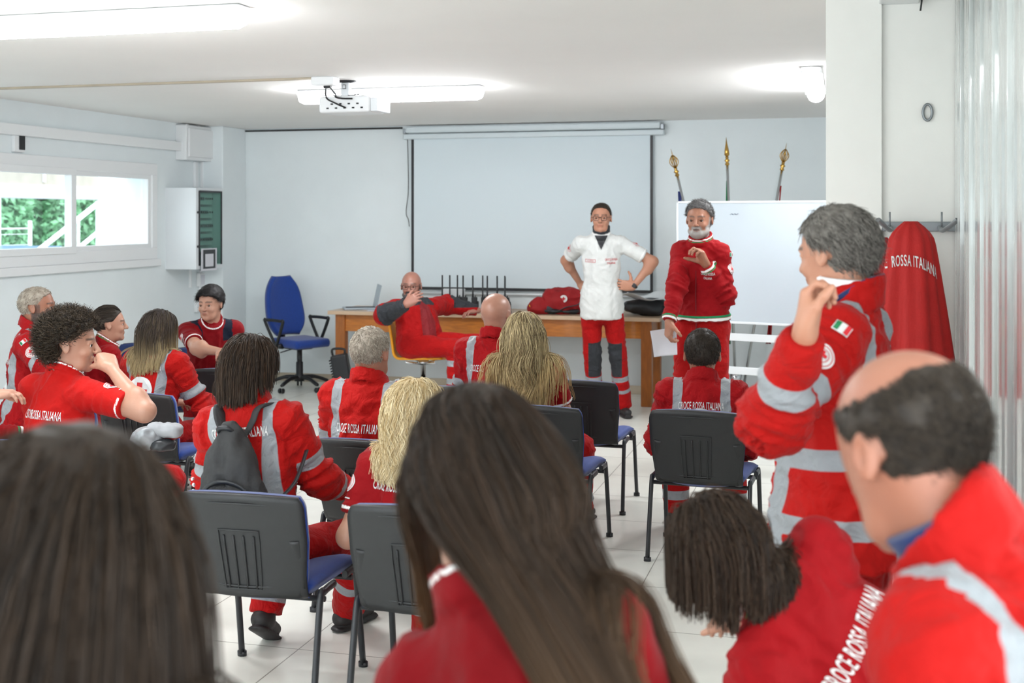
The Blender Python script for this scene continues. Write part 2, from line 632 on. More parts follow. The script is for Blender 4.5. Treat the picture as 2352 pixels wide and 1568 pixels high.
# electrical cabinet
ca, cb = onX(380, 430, XL), onX(380, 618, XL)
cy0 = onX(380, 430, XL).y
cd = 0.315
cy1 = onX(512, 430, XL + .335).y
cz0, cz1 = onX(450, 619, XL + .335).z, onX(450, 431, XL + .335).z
t = empty('electrical_cabinet', (XL, cy0, cz0), label='grey wall electrical cabinet with green tinted glass door', cat='cabinet')
W_, H_ = cy1 - cy0, cz1 - cz0
bm = bmesh.new()
boxl(bm, (0, 0, 0), (cd, .012, H_)); boxl(bm, (0, W_ - .012, 0), (cd, W_, H_))
boxl(bm, (.001, .012, .001), (cd - .001, W_ - .012, .012)); boxl(bm, (.001, .012, H_ - .012), (cd - .001, W_ - .012, H_ - .001)); boxl(bm, (.001, .012, .012), (.012, W_ - .012, H_ - .012))
obj('body', bm, 'white_metal', t)
bm = bmesh.new()
fw = 0.07
boxl(bm, (cd, 0, 0), (cd + .02, fw, H_)); boxl(bm, (cd, W_ - fw * .6, 0), (cd + .02, W_, H_))
boxl(bm, (cd, fw, 0), (cd + .02, W_ - fw * .6, fw * .6)); boxl(bm, (cd, fw, H_ - fw * .5), (cd + .02, W_ - fw * .6, H_))
d = obj('door', bm, 'white_metal', t)
bm = bmesh.new()
boxl(bm, (cd + .015, fw * .8, fw * .5), (cd + .024, W_ - fw * .5, H_ - fw * .4))
boxl(bm, (cd + .02, fw * .8, H_ - fw * .6), (cd + .03, W_ - fw * .5, H_ - fw * .35), mi=1)
boxl(bm, (cd + .02, W_ - fw * .7, fw * .5), (cd + .03, W_ - fw * .45, H_ - fw * .4), mi=1)
boxl(bm, (cd + .02, fw * .7, fw * .5), (cd + .03, fw * .9, H_ - fw * .4), mi=1)
obj('door_pane', bm, None, d, mats=['green_glass', 'black_satin'])
for z in (H_ * .28, H_ * .7):
    bm = bmesh.new()
    lathe(bm, [(0.012, 0), (0.012, .012)], (cd + .02, .03, z), 10, Matrix.Rotation(pi / 2, 3, 'Y'))
    obj('lock', bm, 'black_plastic', d)
for k in range(5):
    z = H_ * (.12 + .17 * k)
    bm = bmesh.new()
    boxl(bm, (cd - .1, fw, z), (cd - .08, W_ - fw * .6, z + .11))
    boxl(bm, (cd - .08, fw * 1.2, z + .04), (cd - .05, fw * 1.2 + (W_ - fw * 2) * (.95, .9, .95, .7, .5)[k], z + .075), mi=1)
    for j in range(9):
        y = fw * 1.3 + j * (W_ - fw * 2.2) / 9
        boxl(bm, (cd - .05, y, z + .048), (cd - .04, y + .012, z + .067), mi=2)
    obj('breaker_row', bm, None, t, mats=['white_plastic', 'grey_metal', 'black_plastic'])
bm = bmesh.new()
sa = onX(463, 571, XL + .36)
boxl(bm, (XL + .355, sa.y, sa.z - .22), (XL + .36, sa.y + .30, sa.z), mi=0)
boxl(bm, (XL + .3601, sa.y + .03, sa.z - .2), (XL + .3615, sa.y + .27, sa.z - .012), mi=1)
boxl(bm, (XL + .3616, sa.y + .07, sa.z - .18), (XL + .3625, sa.y + .23, sa.z - .055), mi=0)
tag(obj('notice_sheet', bm, None, mats=['paper', 'black_satin']), 'black and white notice hung on the electrical cabinet door', 'notice')
# sockets and conduits below/above the cabinet
for i, (u, v0, v1, w) in enumerate(((447, 372, 430, .03), (462, 372, 430, .02), (458, 620, 700, .02), (435, 620, 660, .012))):
    a, b = onX(u, v0, XL), onX(u, v1, XL)
    bm = bmesh.new()
    boxl(bm, (XL, a.y - w, b.z), (XL + .025, a.y + w, a.z), bev=.003)
    tag(obj('cable_conduit', bm, 'white_plastic'), ['wide white conduit joining junction box to the cabinet', 'slim white conduit beside the wide one above the cabinet', 'white conduit running down below the electrical cabinet', 'thin short conduit below left part of the cabinet'][i], 'conduit', 'conduits by the cabinet')
for i, (u, v) in enumerate(((458, 642), (452, 700))):
    a = onX(u, v, XL)
    t = empty('wall_socket', (XL, a.y, a.z), label=['white socket box on wall below the electrical cabinet', 'lower white socket box near the young man\'s head'][i], cat='socket', group='sockets below the cabinet')
    bm = bmesh.new()
    boxl(bm, (0, -.06, -.07), (0.04, .06, .07), bev=.006)
    obj('housing', bm, 'white_plastic', t)
    bm = bmesh.new()
    boxl(bm, (0.04, -.04, -.05), (0.046, .04, .05), bev=.002)
    obj('cover', bm, 'paper', t)

# ---- ceiling: channels, lamps, projector
a, b = onZ(-60, 201, CZ), onZ(730, 180, CZ)
bm = bmesh.new()
yc = (a.y + b.y) / 2
boxl(bm, (XL, yc - .02, CZ - .014), (b.x, yc + .02, CZ), bev=.002)
tag(obj('ceiling_cable_channel', bm, 'tan_skirting'), 'thin cable channel crossing the ceiling to the projector', 'cable channel')
bm = bmesh.new()
boxl(bm, (-6.2, YB - .02, CZ - .03), (onY(925, 295, YB).x, YB, CZ - .012), bev=.003)
tag(obj('wall_cable', bm, 'cable_black'), 'thin dark cable along the top of the back wall', 'cable')
bm = bmesh.new()
boxl(bm, (b.x, yc - .06, CZ - .06), (b.x + .16, yc + .06, CZ), bev=.01)
tag(obj('ceiling_outlet', bm, 'white_plastic'), 'white ceiling outlet box beside the projector mount', 'outlet')


def lamp(x0, y0, L, along, label, light=True):
    t = empty('ceiling_light', (x0, y0, CZ), 0 if along == 'x' else pi / 2, label, 'ceiling light', 'tube lights on the ceiling')
    bm = bmesh.new()
    box(bm, (L / 2, 0, -.025), (L, .13, .05), bev=.02, seg=3)
    obj('housing', bm, 'white_plastic', t)
    bm = bmesh.new()
    n = 12
    secs = []
    for k, (x, s) in enumerate(((0.0, .3), (.012, .75), (.045, 1), (L - .045, 1), (L - .012, .75), (L, .3))):
        ring = [bm.verts.new((x, .06 * s * math.cos(pi * j / n), -.048 - .055 * s * math.sin(pi * j / n))) for j in range(n + 1)]
        secs.append(ring)
    for i in range(len(secs) - 1):
        for j in range(n):
            f = bm.faces.new((secs[i][j], secs[i + 1][j], secs[i + 1][j + 1], secs[i][j + 1])); f.smooth = True
    bm.faces.new(secs[0]); bm.faces.new(secs[-1][::-1])
    obj('diffuser', bm, 'tube_glow', t)
    for k in range(4):
        for s in (-1, 1):
            bm = bmesh.new()
            box(bm, (L * (k + .5) / 4, s * .066, -.045), (.03, .008, .022), bev=.002)
            obj('clip', bm, 'white_plastic', t)
    return t


lamp(-3.96, 4.86, 1.42, 'x', 'long tube light at top left, nearest the camera')
lamp(-3.9, 8.29, 1.42, 'x', 'long tube light behind the ceiling projector')
lamp(-0.207, 7.75, 1.42, 'y', 'tube light seen end-on beside the white pillar')
lamp(-3.96, 1.4, 1.42, 'x', 'tube light above the front row, out of the picture')
# projector
pm = onZ(795, 186, CZ)
t = empty('projector', (pm.x, pm.y, CZ), math.radians(-3), 'white ceiling projector on a short grey mount with black cables', 'projector')
k = pm.y / (cT) * 1.0
zb = P(800, 255, 8.2).z - CZ
zt = P(800, 216, 8.2).z - CZ
bm = bmesh.new()
lathe(bm, [(0.07, 0), (0.07, -.012), (0.02, -.016), (0.02, -.02)], n=20)
obj('mount_plate', bm, 'black_satin', t)
bm = bmesh.new()
box(bm, (0, 0, zt / 2), (.06, .05, abs(zt)), bev=.008)
box(bm, (0, -.03, zt * .4), (.025, .01, .03), bev=.003, mi=1)
obj('mount_arm', bm, None, t, mats=['white_metal', 'black_plastic'])
bm = bmesh.new()
for aa in (-.5, .4, 2.6, 3.7):
    box(bm, (.08 * math.cos(aa), .08 * math.sin(aa), zt + .006), (.17, .018, .006), Matrix.Rotation(aa, 3, 'Z'))
obj('mount_bracket', bm, 'black_satin', t)
bm = bmesh.new()
box(bm, (.02, .05, (zt + zb) / 2), (.38, .26, zt - zb), bev=.018, seg=3)
obj('body', bm, 'white_plastic', t)
for i in range(9):
    bm = bmesh.new()
    box(bm, (-.1 + i * .032, -.082, zb + .03 + (.028 if i % 2 else 0)), (.018, .006, .010), bev=.002)
    obj('port', bm, 'black_plastic', t)
bm = bmesh.new()
box(bm, (.235, .05, (zt + zb) / 2 - .006), (.05, .22, (zt - zb) * .8), bev=.006)
obj('vent_grille', bm, 'white_metal', t)
bm = bmesh.new()
o0 = Vector((b.x + .1 - pm.x, yc - pm.y, -.06))
tube(bm, arc_pts([o0, (-.1, -.1, -.12), (-.02, -.13, zb + .06), (.04, -.09, zb + .03)]), .006, 6)
tube(bm, arc_pts([o0 + Vector((.02, 0, 0)), (-.04, -.08, -.1), (-.01, -.14, zb + .1), (.03, -.13, zb + .09), (.09, -.09, zb + .09)]), .006, 6)
box(bm, o0 + Vector((.01, 0, 0)), (.05, .03, .03), bev=.004)
obj('cable', bm, 'cable_black', t)

# ---- projection screen
s0, s1 = onY(925, 300, YB - .1), onY(1524, 300, YB - .1)
zc1, zc0 = onY(1220, 288, YB - .1).z, onY(1220, 313, YB - .1).z
t = empty('projection_screen', (s0.x, YB, 0), label='pull-down projection screen with black border on the back wall', cat='projection screen')
Ls = s1.x - s0.x
bm = bmesh.new()
box(bm, (Ls / 2, -.07, (zc0 + zc1) / 2 + .035), (Ls - .06, .09, .07), bev=.02, seg=3)
box(bm, (Ls / 2, -.06, zc0 + .02), (Ls, .075, .055), bev=.012, seg=3)
obj('case', bm, 'screen_case', t)
bm = bmesh.new()
for x in (0.0, Ls - .03):
    boxl(bm, (x, -.10, zc0 + .05), (x + .03, 0, zc0 + .10), bev=.004)
obj('bracket', bm, 'grey_metal', t)
YSc = YB - .05
xa, xb = onY(945, 500, YSc).x - s0.x, onY(1500, 500, YSc).x - s0.x
zb_ = onY(1200, 668, YSc).z
bm = bmesh.new()
bw = .028
boxl(bm, (xa, -.052, zb_), (xb, -.048, zc0))
obj('screen_surface', bm, 'screen_cloth', t)
bm = bmesh.new()
for q0, q1 in (((xa, zb_), (xa + bw, zc0)), ((xb - bw, zb_), (xb, zc0)), ((xa + bw, zb_), (xb - bw, zb_ + bw * .95))):
    boxl(bm, (q0[0], -.0545, q0[1]), (q1[0], -.0525, q1[1]))
obj('border', bm, 'black_plastic', t)
bm = bmesh.new()
tube(bm, [(xa - .005, -.05, zb_ - .035), (xb + .005, -.05, zb_ - .035)], .010, 8)
obj('weight_bar', bm, 'white_metal', t)
bm = bmesh.new()
cx = onY(936, 500, YSc).x - s0.x
tube(bm, arc_pts([(cx, -.05, zc0), (cx + .01, -.05, zc0 - .5), (cx - .015, -.05, zc0 - .75), (cx + .01, -.05, zc0 - .83), (cx + .02, -.05, zc0 - .9)]), .004, 5)
obj('pull_cord', bm, 'cable_black', t)

# ---- long table against the back wall
YT = 11.02
TZ = 0.82
tx0, tx1 = onY(752, 720, YT).x, onY(1515, 720, YT).x
t = empty('long_table', (tx0, YT, 0), label='long orange wooden table with pale top below the screen', cat='table')
TL, TD = tx1 - tx0, 0.74
bm = bmesh.new()
box(bm, (TL / 2, TD / 2, TZ - .018), (TL, TD, .036), bev=.004)
obj('tabletop', bm, 'beech_top', t)
bm = bmesh.new()
boxl(bm, (.08, .07, TZ - .20), (TL - .1, .095, TZ - .036))
boxl(bm, (.08, TD - .095, TZ - .20), (TL - .1, TD - .07, TZ - .036))
boxl(bm, (.08, .07, TZ - .20), (.105, TD - .07, TZ - .036))
boxl(bm, (TL - .125, .07, TZ - .20), (TL - .1, TD - .07, TZ - .036))
obj('apron', bm, 'orange_wood', t)
for x in (.06, TL - .18):
    for y in (.05, TD - .15):
        bm = bmesh.new()
        boxl(bm, (x, y, 0), (x + .1, y + .09, TZ - .036), bev=.006)
        obj('leg', bm, 'orange_wood_upright', t)

# ---- laptop, papers
p = onY(830, 714, YT + .3)
t = empty('laptop', (p.x, YT + .28, TZ), math.radians(28), 'open silver laptop on left end of the long table', 'laptop')
bm = bmesh.new()
box(bm, (0, 0, .010), (.34, .24, .02), bev=.005)
obj('base', bm, 'silver_laptop', t)
bm = bmesh.new()
box(bm, (0.0, 0, .0215), (.29, .10, .003))
obj('keyboard', bm, 'dark_grey_fabric', t)
bm = bmesh.new()
box(bm, (0.165, -.0, .125), (.008, .34, .24), Matrix.Rotation(math.radians(12), 3, 'Y'), bev=.003)
obj('display_lid', bm, 'silver_laptop', t)
for i, (u, Y, rz, w, h, lab) in enumerate(((880, YT + .18, .3, .3, .21, 'white paper sheet beside the silver laptop'), (862, YT + .32, -.1, .21, .3, 'white paper sheet lying behind the laptop on the table'),
                                   (1060, YT + .07, .1, .25, .2, 'paper sheet at table edge below the man\'s outstretched arm'))):
    p = onY(u, 715, Y)
    bm = bmesh.new()
    box(bm, (p.x, Y, TZ + .002 + .001 * i), (w, h, .002), Matrix.Rotation(rz, 3, 'Z'))
    tag(obj('paper_sheet', bm, 'paper'), lab, 'paper', 'papers on the long table')

# ---- handheld radios
def make_radio():
    t = empty('handheld_radio', label='x', cat='radio', group='handheld radios standing on the long table')
    bm = bmesh.new()
    box(bm, (0, 0, .012), (.075, .075, .024), bev=.008)
    obj('charger', bm, 'black_satin', t)
    bm = bmesh.new()
    box(bm, (0, 0, .075), (.056, .036, .12), bev=.007)
    box(bm, (.035, 0, .06), (.014, .03, .07), bev=.004)
    box(bm, (0, -.019, .09), (.036, .003, .03), bev=.001)
    obj('body', bm, 'black_plastic', t)
    bm = bmesh.new()
    tube(bm, [(-.016, 0, .13), (-.016, 0, .17), (-.016, 0, .345)], [.009, .008, .0075], 8)
    obj('antenna', bm, 'black_satin', t)
    bm = bmesh.new()
    lathe(bm, [(.007, 0), (.006, .018)], (.008, 0, .133), 10)
    obj('knob', bm, 'black_satin', t)
    return t


radio0 = make_radio()
radio_u = [1018, 1034, 1050, 1066, 1087, 1108, 1121, 1143, 1159, 1175]
ordn = ['leftmost', 'second from left', 'third from left', 'fourth from left', 'fifth from left', 'sixth from left', 'seventh from left', 'third from right', 'second from right', 'rightmost']
for i, u in enumerate(radio_u):
    r = radio0 if i == 0 else copy_tree(radio0)
    p = onY(u, 700, YT + .38)
    r.location = (p.x + .012, YT + .38 + .02 * ((i * 7) % 3 - 1), TZ)
    r.rotation_euler = (0, 0, random.uniform(-.3, .3))
    r['label'] = 'black handheld radio with upright antenna, %s of the ten on the table' % ordn[i]
    if i == 9:
        r.location.y -= .2
bm = bmesh.new()
p = onY(1046, 700, YT + .6)
box(bm, (p.x, YT + .55, TZ + .1), (.22, .1, .2), Matrix.Rotation(.2, 3, 'Z'), bev=.006)
tag(obj('cardboard_box', bm, 'wood_pulp_sheet'), 'pale grey carton standing behind the radios', 'box')

# ---- folded red jacket / bag on the table
def lump(name, m, cen, rad, rot, seed, amp=.03, nz=4.0, parent=None, flat_z=None, sub=5):
    bm = bmesh.new()
    bmesh.ops.create_icosphere(bm, subdivisions=sub, radius=1)
    R = rot.to_matrix() if hasattr(rot, 'to_matrix') else Matrix.Rotation(rot, 3, 'Z')
    for v in bm.verts:
        c = v.co.copy()
        c = Vector([math.copysign(abs(x) ** .75, x) for x in c])
        p = Vector((c.x * rad[0], c.y * rad[1], c.z * rad[2]))
        n1 = noise.noise(p * nz + Vector((seed, 0, 0)))
        n2 = abs(noise.noise(p * nz * 2.3 + Vector((0, seed, 0))))
        p += v.normal * (n1 * amp * 1.4 - n2 * amp)
        p = R @ p + Vector(cen)
        if flat_z is not None and p.z < flat_z:
            p.z = flat_z
        v.co = p
    return obj(name, bm, m, parent, smooth=True)


p = onY(1285, 700, YT + .3)
t = empty('duffel_bag', (p.x, YT + .3, TZ), .1, 'red and black holdall slumped on table beside the man in white', 'bag')
lump('body', 'red_fabric', (.05, 0, .12), (.22, .15, .14), 0.1, 4, .035, 5, t, 0.0)
lump('side_pocket', 'red_fabric', (-.17, -.04, .07), (.13, .13, .075), 0.2, 9, .03, 6, t, 0.002)
lump('black_panel', 'dark_grey_fabric', (-.07, -.10, .10), (.075, .06, .10), 0.2, 14, .02, 6, t, 0.004)
lump('base_panel', 'black_satin', (-.05, -.03, .03), (.26, .15, .035), 0.0, 21, .02, 6, t, 0.0)
bm = bmesh.new()
tube(bm, arc_pts([(-.2, -.14, .06), (-.02, -.18, .03), (.08, -.17, .07), (.2, -.15, .10), (.25, -.05, .18)]), .012, 6, flat=(1.6, .4))
obj('strap', bm, 'dark_grey_fabric', t)
bm = bmesh.new()
Rr = Matrix.Rotation(pi / 2, 3, 'X')
lathe(bm, [(.035, 0), (.035, .004)], (.06, -.155, .15), 20, Rr)
box(bm, (.06, -.161, .15), (.034, .003, .011), mi=1)
box(bm, (.06, -.161, .15), (.011, .003, .034), mi=1)
obj('emblem', bm, None, t, mats=['letter_white', 'letter_red'])
bm = bmesh.new()
for i in range(5):
    box(bm, (-.26 + i * .022, -.158 - .004 * i, .075 - i * .004), (.005, .004, .03), Matrix.Rotation(.5 if i % 2 else -.5, 3, 'Y'))
obj('yellow_print', bm, 'yellow_print', t)

p = onY(1484, 700, YT + .3)
t = empty('black_bag', (p.x, YT + .34, TZ), 0, 'black soft bag lying on right end of the table', 'bag')
lump('body', 'black_satin', (-.02, 0, .075), (.21, .2, .08), 0.0, 31, .02, 4, t, 0.0)
bm = bmesh.new()
tube(bm, arc_pts([(.14, -.1, .12), (.22, -.16, .05), (.25, -.2, -.1), (.27, -.2, -.25)]), .008, 6, flat=(1.5, .5))
obj('strap', bm, 'black_satin', t)
pp = onY(1480, 690, YT + .3)
bm = bmesh.new()
sheet(bm, lambda s, q: (pp.x - .2 + s * .46, YT + .06 + q * .5, TZ + .17 + .03 * math.sin(s * 7 + q * 3) - .05 * max(0, s - .75) * 3 + .02 * math.cos(q * 6)), 24, 16, .002)
tag(obj('plastic_cover', bm, 'wood_pulp_sheet', smooth=True), 'crumpled pale plastic sheet lying over the black bag', 'sheet')

# ---- office chair
def office_chair(loc, rz):
    t = empty('office_chair', loc, rz, 'blue swivel office chair with black armrests against back wall', 'office chair')
    for k in range(5):
        a = 2 * pi * k / 5 + .3
        bm = bmesh.new()
        dx, dy = math.cos(a), math.sin(a)
        tube(bm, arc_pts([(dx * .03, dy * .03, .13), (dx * .16, dy * .16, .125), (dx * .3, dy * .3, .075)]), [.026] * 6 + [.022] * 6 + [.016], 8, flat=(1.0, .8))
        lg = obj('base_leg', bm, 'black_plastic', t)
        bm = bmesh.new()
        for s in (-1, 1):
            lathe(bm, [(.001, -.011), (.024, -.009), (.027, 0), (.024, .009), (.001, .011)], (dx * .3 - dy * s * .017, dy * .3 + dx * s * .017, .028), 14, Matrix.Rotation(a, 3, 'Z') @ Matrix.Rotation(pi / 2, 3, 'X'))
        obj('caster', bm, 'black_satin', lg)
    bm = bmesh.new()
    lathe(bm, [(.05, .09), (.05, .15), (.035, .16), (.035, .28), (.026, .285), (.026, .40), (.06, .41), (.06, .43)], n=18)
    obj('gas_column', bm, 'black_plastic', t)
    bm = bmesh.new()
    box(bm, (0, -.06, .43), (.2, .32, .04), bev=.015)
    tube(bm, arc_pts([(0, -.2, .43), (0, -.28, .44), (0, -.30, .52), (0, -.27, .66)]), .028, 8, flat=(1.6, .5))
    tube(bm, [(.08, 0, .42), (.22, -.02, .39)], .006, 6)
    obj('mechanism', bm, 'black_plastic', t)
    bm = bmesh.new()
    box(bm, (0, .02, .485), (.47, .45, .085), bev=.04, seg=5)
    for v in bm.verts:
        r2 = (v.co.x / .235) ** 2 + ((v.co.y - .02) / .225) ** 2
        f = 1 - .12 * max(0, r2 - 1)
        v.co.x *= f
        v.co.z -= .02 * max(0, v.co.y - .1) * 4
    obj('seat', bm, 'blue_fabric', t, smooth=True)
    # tall oval backrest
    bm = bmesh.new()
    def bf(s, q):
        z = (q - .5) * 2
        w = .215 * (1 - abs(z) ** 3.2 * .45) * (1 - .12 * z)
        x = (s - .5) * 2 * w
        y = -.25 + .05 * (1 - (2 * s - 1) ** 2) * -.6 - .06 * z + .02 * z * z
        return (x, y, .84 + z * .29)
    sheet(bm, bf, 16, 20, .055)
    obj('backrest', bm, 'blue_fabric', t, smooth=True)
    for s in (-1, 1):
        bm = bmesh.new()
        tube(bm, [(s * .2, .0, .45), (s * .27, 0, .46)], .018, 8, flat=(1, 1.4))
        tube(bm, arc_pts([(s * .27, -.02, .45), (s * .28, .1, .69), (s * .28, .06, .71), (s * .28, -.16, .71), (s * .28, -.19, .69), (s * .27, -.02, .45)]), .016, 8)
        obj('armrest', bm, 'black_plastic', t)
    return t


gp = P(688, 893, 12.25)
office_chair((gp.x, min(gp.y, YB - .52), 0), math.radians(-118))

# ---- black case leaning by the table
p = onY(788, 870, YT - .15)
t = empty('black_case', (p.x, YT - .16, 0), math.radians(12), 'black ribbed flat case leaning by the left table leg', 'case')
bm = bmesh.new()
Rt = Matrix.Rotation(math.radians(-10), 3, 'Y')
box(bm, (0, 0, .21), (.16, .12, .42), Rt, bev=.02, seg=3)
obj('body', bm, 'black_satin', t)
bm = bmesh.new()
for k in range(14):
    box(bm, Rt @ Vector((-.09, 0, -.17 + k * .026)) + Vector((0, 0, .21)), (.012, .11, .012), Rt, bev=.003)
obj('ribbing', bm, 'black_plastic', t)
bm = bmesh.new()
c0 = Rt @ Vector((0, 0, .21)) + Vector((0, 0, .21))
tube(bm, arc_pts([c0 + Vector((-.06, 0, -.01)), c0 + Vector((-.06, 0, .05)), c0 + Vector((.05, 0, .05)), c0 + Vector((.05, 0, -.01))]), .012, 6)
obj('handle', bm, 'black_plastic', t)
# floor cable with plug
bm = bmesh.new()
q0 = onY(975, 850, YT - .2)
q1 = onY(915, 876, YT - .1)
tube(bm, arc_pts([(q0.x, q0.y, .18), (q0.x - .08, q0.y, .07), (q0.x - .17, q0.y, .012), (q1.x, q1.y, .012)]), .006, 6)
box(bm, (q1.x - .03, q1.y, .03), (.09, .05, .06), bev=.01)
tag(obj('power_cable', bm, 'cable_black'), 'black power cable with plug on floor under yellow chair', 'cable')

# ---- yellow shell chair
yc_ = P(972, 823, 10.5)
YCH = empty('shell_chair', (yc_.x, yc_.y, 0), math.radians(-84), 'yellow plastic shell chair on a chrome stem at the table', 'chair')
SZ = P(968, 822, 10.5).z - .0
bm = bmesh.new()
def sf(s, q):
    x = (s - .5) * .50
    e = (2 * s - 1) ** 2
    if q < .5:
        k = q / .5
        y = .22 - k * .36
        z = .0 + .02 * e + .01 * (1 - k)
    else:
        k = (q - .5) / .5
        a = min(k / .3, 1) * 1.35
        if k < .3:
            y = -.14 - .08 * math.sin(a)
            z = .08 * (1 - math.cos(a))
        else:
            y = -.218 - (k - .3) * .12
            z = .063 + (k - .3) * .44
        z += .0
        y += .05 * e * k
        x *= 1 - .15 * k
        z += .02 * e * (1 - k)
    return (x, y, z + SZ)
sheet(bm, sf, 16, 30, .022)
obj('shell', bm, 'yellow_plastic', YCH, smooth=True)
bm = bmesh.new()
lathe(bm, [(.022, SZ - .18), (.022, SZ - .05), (.05, SZ - .04), (.05, SZ - .02)], n=14)
for s in (-1, 1):
    tube(bm, [(s * .14, -.12, SZ - .02), (s * .02, 0, SZ - .05)], .01, 6)
    tube(bm, [(s * .14, .14, SZ - .02), (s * .02, 0, SZ - .05)], .01, 6)
obj('stem', bm, 'chrome', YCH)
bm = bmesh.new()
lathe(bm, [(.035, .08), (.035, SZ - .17)], n=14)
obj('column', bm, 'black_plastic', YCH)
for k in range(5):
    a = 2 * pi * k / 5
    bm = bmesh.new()
    tube(bm, [(.02 * math.cos(a), .02 * math.sin(a), .1), (.27 * math.cos(a), .27 * math.sin(a), .06), (.27 * math.cos(a), .27 * math.sin(a), .01)], .016, 8)
    obj('base_leg', bm, 'black_plastic', YCH)

# ---- whiteboard on a stand
DW = 10.0
wa, wb_, wc = P(1554, 462, DW), P(1990, 467, DW - .75), P(1640, 737, DW)
t = empty('whiteboard', (wa.x, wa.y, 0), math.atan2(wb_.y - wa.y, wb_.x - wa.x), 'large mobile whiteboard on a white frame behind the bearded man', 'whiteboard')
LW = (Vector((wb_.x, wb_.y, 0)) - Vector((wa.x, wa.y, 0))).length
z1_, z0_ = wa.z, wc.z
bm = bmesh.new()
boxl(bm, (.015, 0, z0_ + .015), (LW - .015, .02, z1_ - .015))
obj('board', bm, 'whiteboard_enamel', t)
bm = bmesh.new()
for q0, q1 in (((0, z0_), (LW, z0_ + .018)), ((0, z1_ - .018), (LW, z1_)), ((0, z0_), (.018, z1_)), ((LW - .018, z0_), (LW, z1_))):
    boxl(bm, (q0[0], -.006, q0[1]), (q1[0], .026, q1[1]), bev=.003)
obj('frame', bm, 'white_metal', t)
bm = bmesh.new()
for i in range(8):
    box(bm, (.46 + i * .009, -.002, z1_ - .11 + .003 * ((i * 5) % 3)), (.006, .002, .003 + .002 * (i % 3)))
obj('marker_writing', bm, 'navy_fabric', t)
bm = bmesh.new()
boxl(bm, (-.03, -.02, 1.27), (.03, .05, 1.39), bev=.008)
obj('pivot_clamp', bm, 'white_plastic', t)
for x in (-.0, LW - .0):
    bm = bmesh.new()
    boxl(bm, (x - .02, .03, .05), (x + .02, .06, 1.4))
    boxl(bm, (x - .02, -.28, .02), (x + .02, .35, .05))
    obj('post', bm, 'white_metal', t)
for z in (P(1720, 768, DW).z, P(1720, 843, DW).z):
    bm = bmesh.new()
    boxl(bm, (0, .025, z - .03), (LW, .05, z + .03), bev=.004)
    obj('cross_rail', bm, 'white_metal', t)

# ---- flags in a common stand
fb = P(1690, 905, 11.2)
fb.z = 0
fstand = empty('flag_stand', (fb.x, fb.y, 0), label='round base holding three flagpoles behind the whiteboard', cat='stand')
bm = bmesh.new()
lathe(bm, [(.2, 0), (.2, .02), (.06, .05), (.05, .25), (.06, .3)], n=24)
obj('base', bm, 'chrome', fstand)
labs = ['leaning flagpole with brass finial and blue flag, left of whiteboard', 'upright flagpole with slim brass finial above whiteboard centre', 'flagpole leaning right with openwork brass finial, near the pillar']
for i, (ut, vt, ub, vb) in enumerate(((1541, 342, 1572, 460), (1668, 315, 1667, 460), (1807, 328, 1783, 460))):
    top = P(ut, vt, 11.2)
    base = Vector((fb.x + (i - 1) * .06, fb.y, .12))
    ax = (top - base).normalized()
    L = (top - base).length
    t = empty('flagpole', base, 0, labs[i], 'flagpole', 'flagpoles behind the whiteboard')
    R3 = Vector((0, 0, 1)).rotation_difference(ax).to_matrix()
    bm = bmesh.new()
    tube(bm, [(0, 0, 0), ax * (L - .26)], .0125, 12)
    obj('pole', bm, 'chrome', t)
    bm = bmesh.new()
    zf0 = L - .26
    lathe(bm, [(.012, 0), (.022, .01), (.012, .03), (.026, .045), (.012, .06), (.016, .075), (.01, .085)], ax * zf0, 16, R3)
    if i == 1:
        lathe(bm, [(.010, 0), (.024, .02), (.02, .06), (.008, .12), (.001, .18)], ax * (zf0 + .08), 12, R3)
    else:
        lathe(bm, [(.006, 0), (.006, .1), (.004, .13), (.001, .18)], ax * (zf0 + .08), 8, R3)
        for kk in range(6):
            a = kk * pi / 3
            pts = []
            for j in range(9):
                z = j / 8 * .12
                r = .034 * math.sin(pi * j / 8) + .006
                pts.append(ax * (zf0 + .08 + z) + R3 @ Vector((r * math.cos(a + .5 * j / 8), r * math.sin(a + .5 * j / 8), 0)))
            tube(bm, pts, .0045, 5)
    obj('finial', bm, 'brass', t)
    # draped flag hanging from the pole
    bm = bmesh.new()
    hang = (1.55, 1.5, 1.45)[i]
    side = Vector((-1, 0, 0)) if i == 0 else (Vector((-.6, 0, 0)) if i == 1 else Vector((1, 0, 0)))
    p_top = ax * (L - .40)
    def flg(s, q):
        along = p_top - ax * (q * 1.0)
        drop = Vector((0, 0, -1)) * (.05 + s * hang * (1 - q) * .62)
        fold = side * (.02 + .07 * q * (1 if i == 0 else .5) * s) + Vector((0, .04 * math.sin(s * 17 + q * 4) * min(1, s * 4), 0))
        base_ = p_top.lerp(p_top - ax * 1.0, q)
        return base_ + fold + drop * (1 if s > 0 else 0) + side * (.02 * math.sin(s * 23))
    def flg2(s, q):
        # narrow pleated column: s goes around the folds, q downward
        z = q * hang
        w = (.012 + .075 * min(1, q * 1.5)) * (1 if i == 0 else .45)
        a = s * pi * 6
        c = p_top - Vector((0, 0, z)) + side * (.012 + w * .55) - (ax - Vector((0, 0, ax.z))) * z * .55
        return c + Vector((w * (s - .5), .02 * math.sin(a) * min(1, q * 3) * (w / .05), 0)) + side * (.008 * math.sin(q * 9 + s * 5))
    sheet(bm, flg2, 36, 40, .002)
    obj('flag', bm, ['eu_blue', 'green_fabric', 'red_fabric'][i], t, smooth=True)

# ---- conference chairs
CS = .94     # all chair heights below are scaled by this


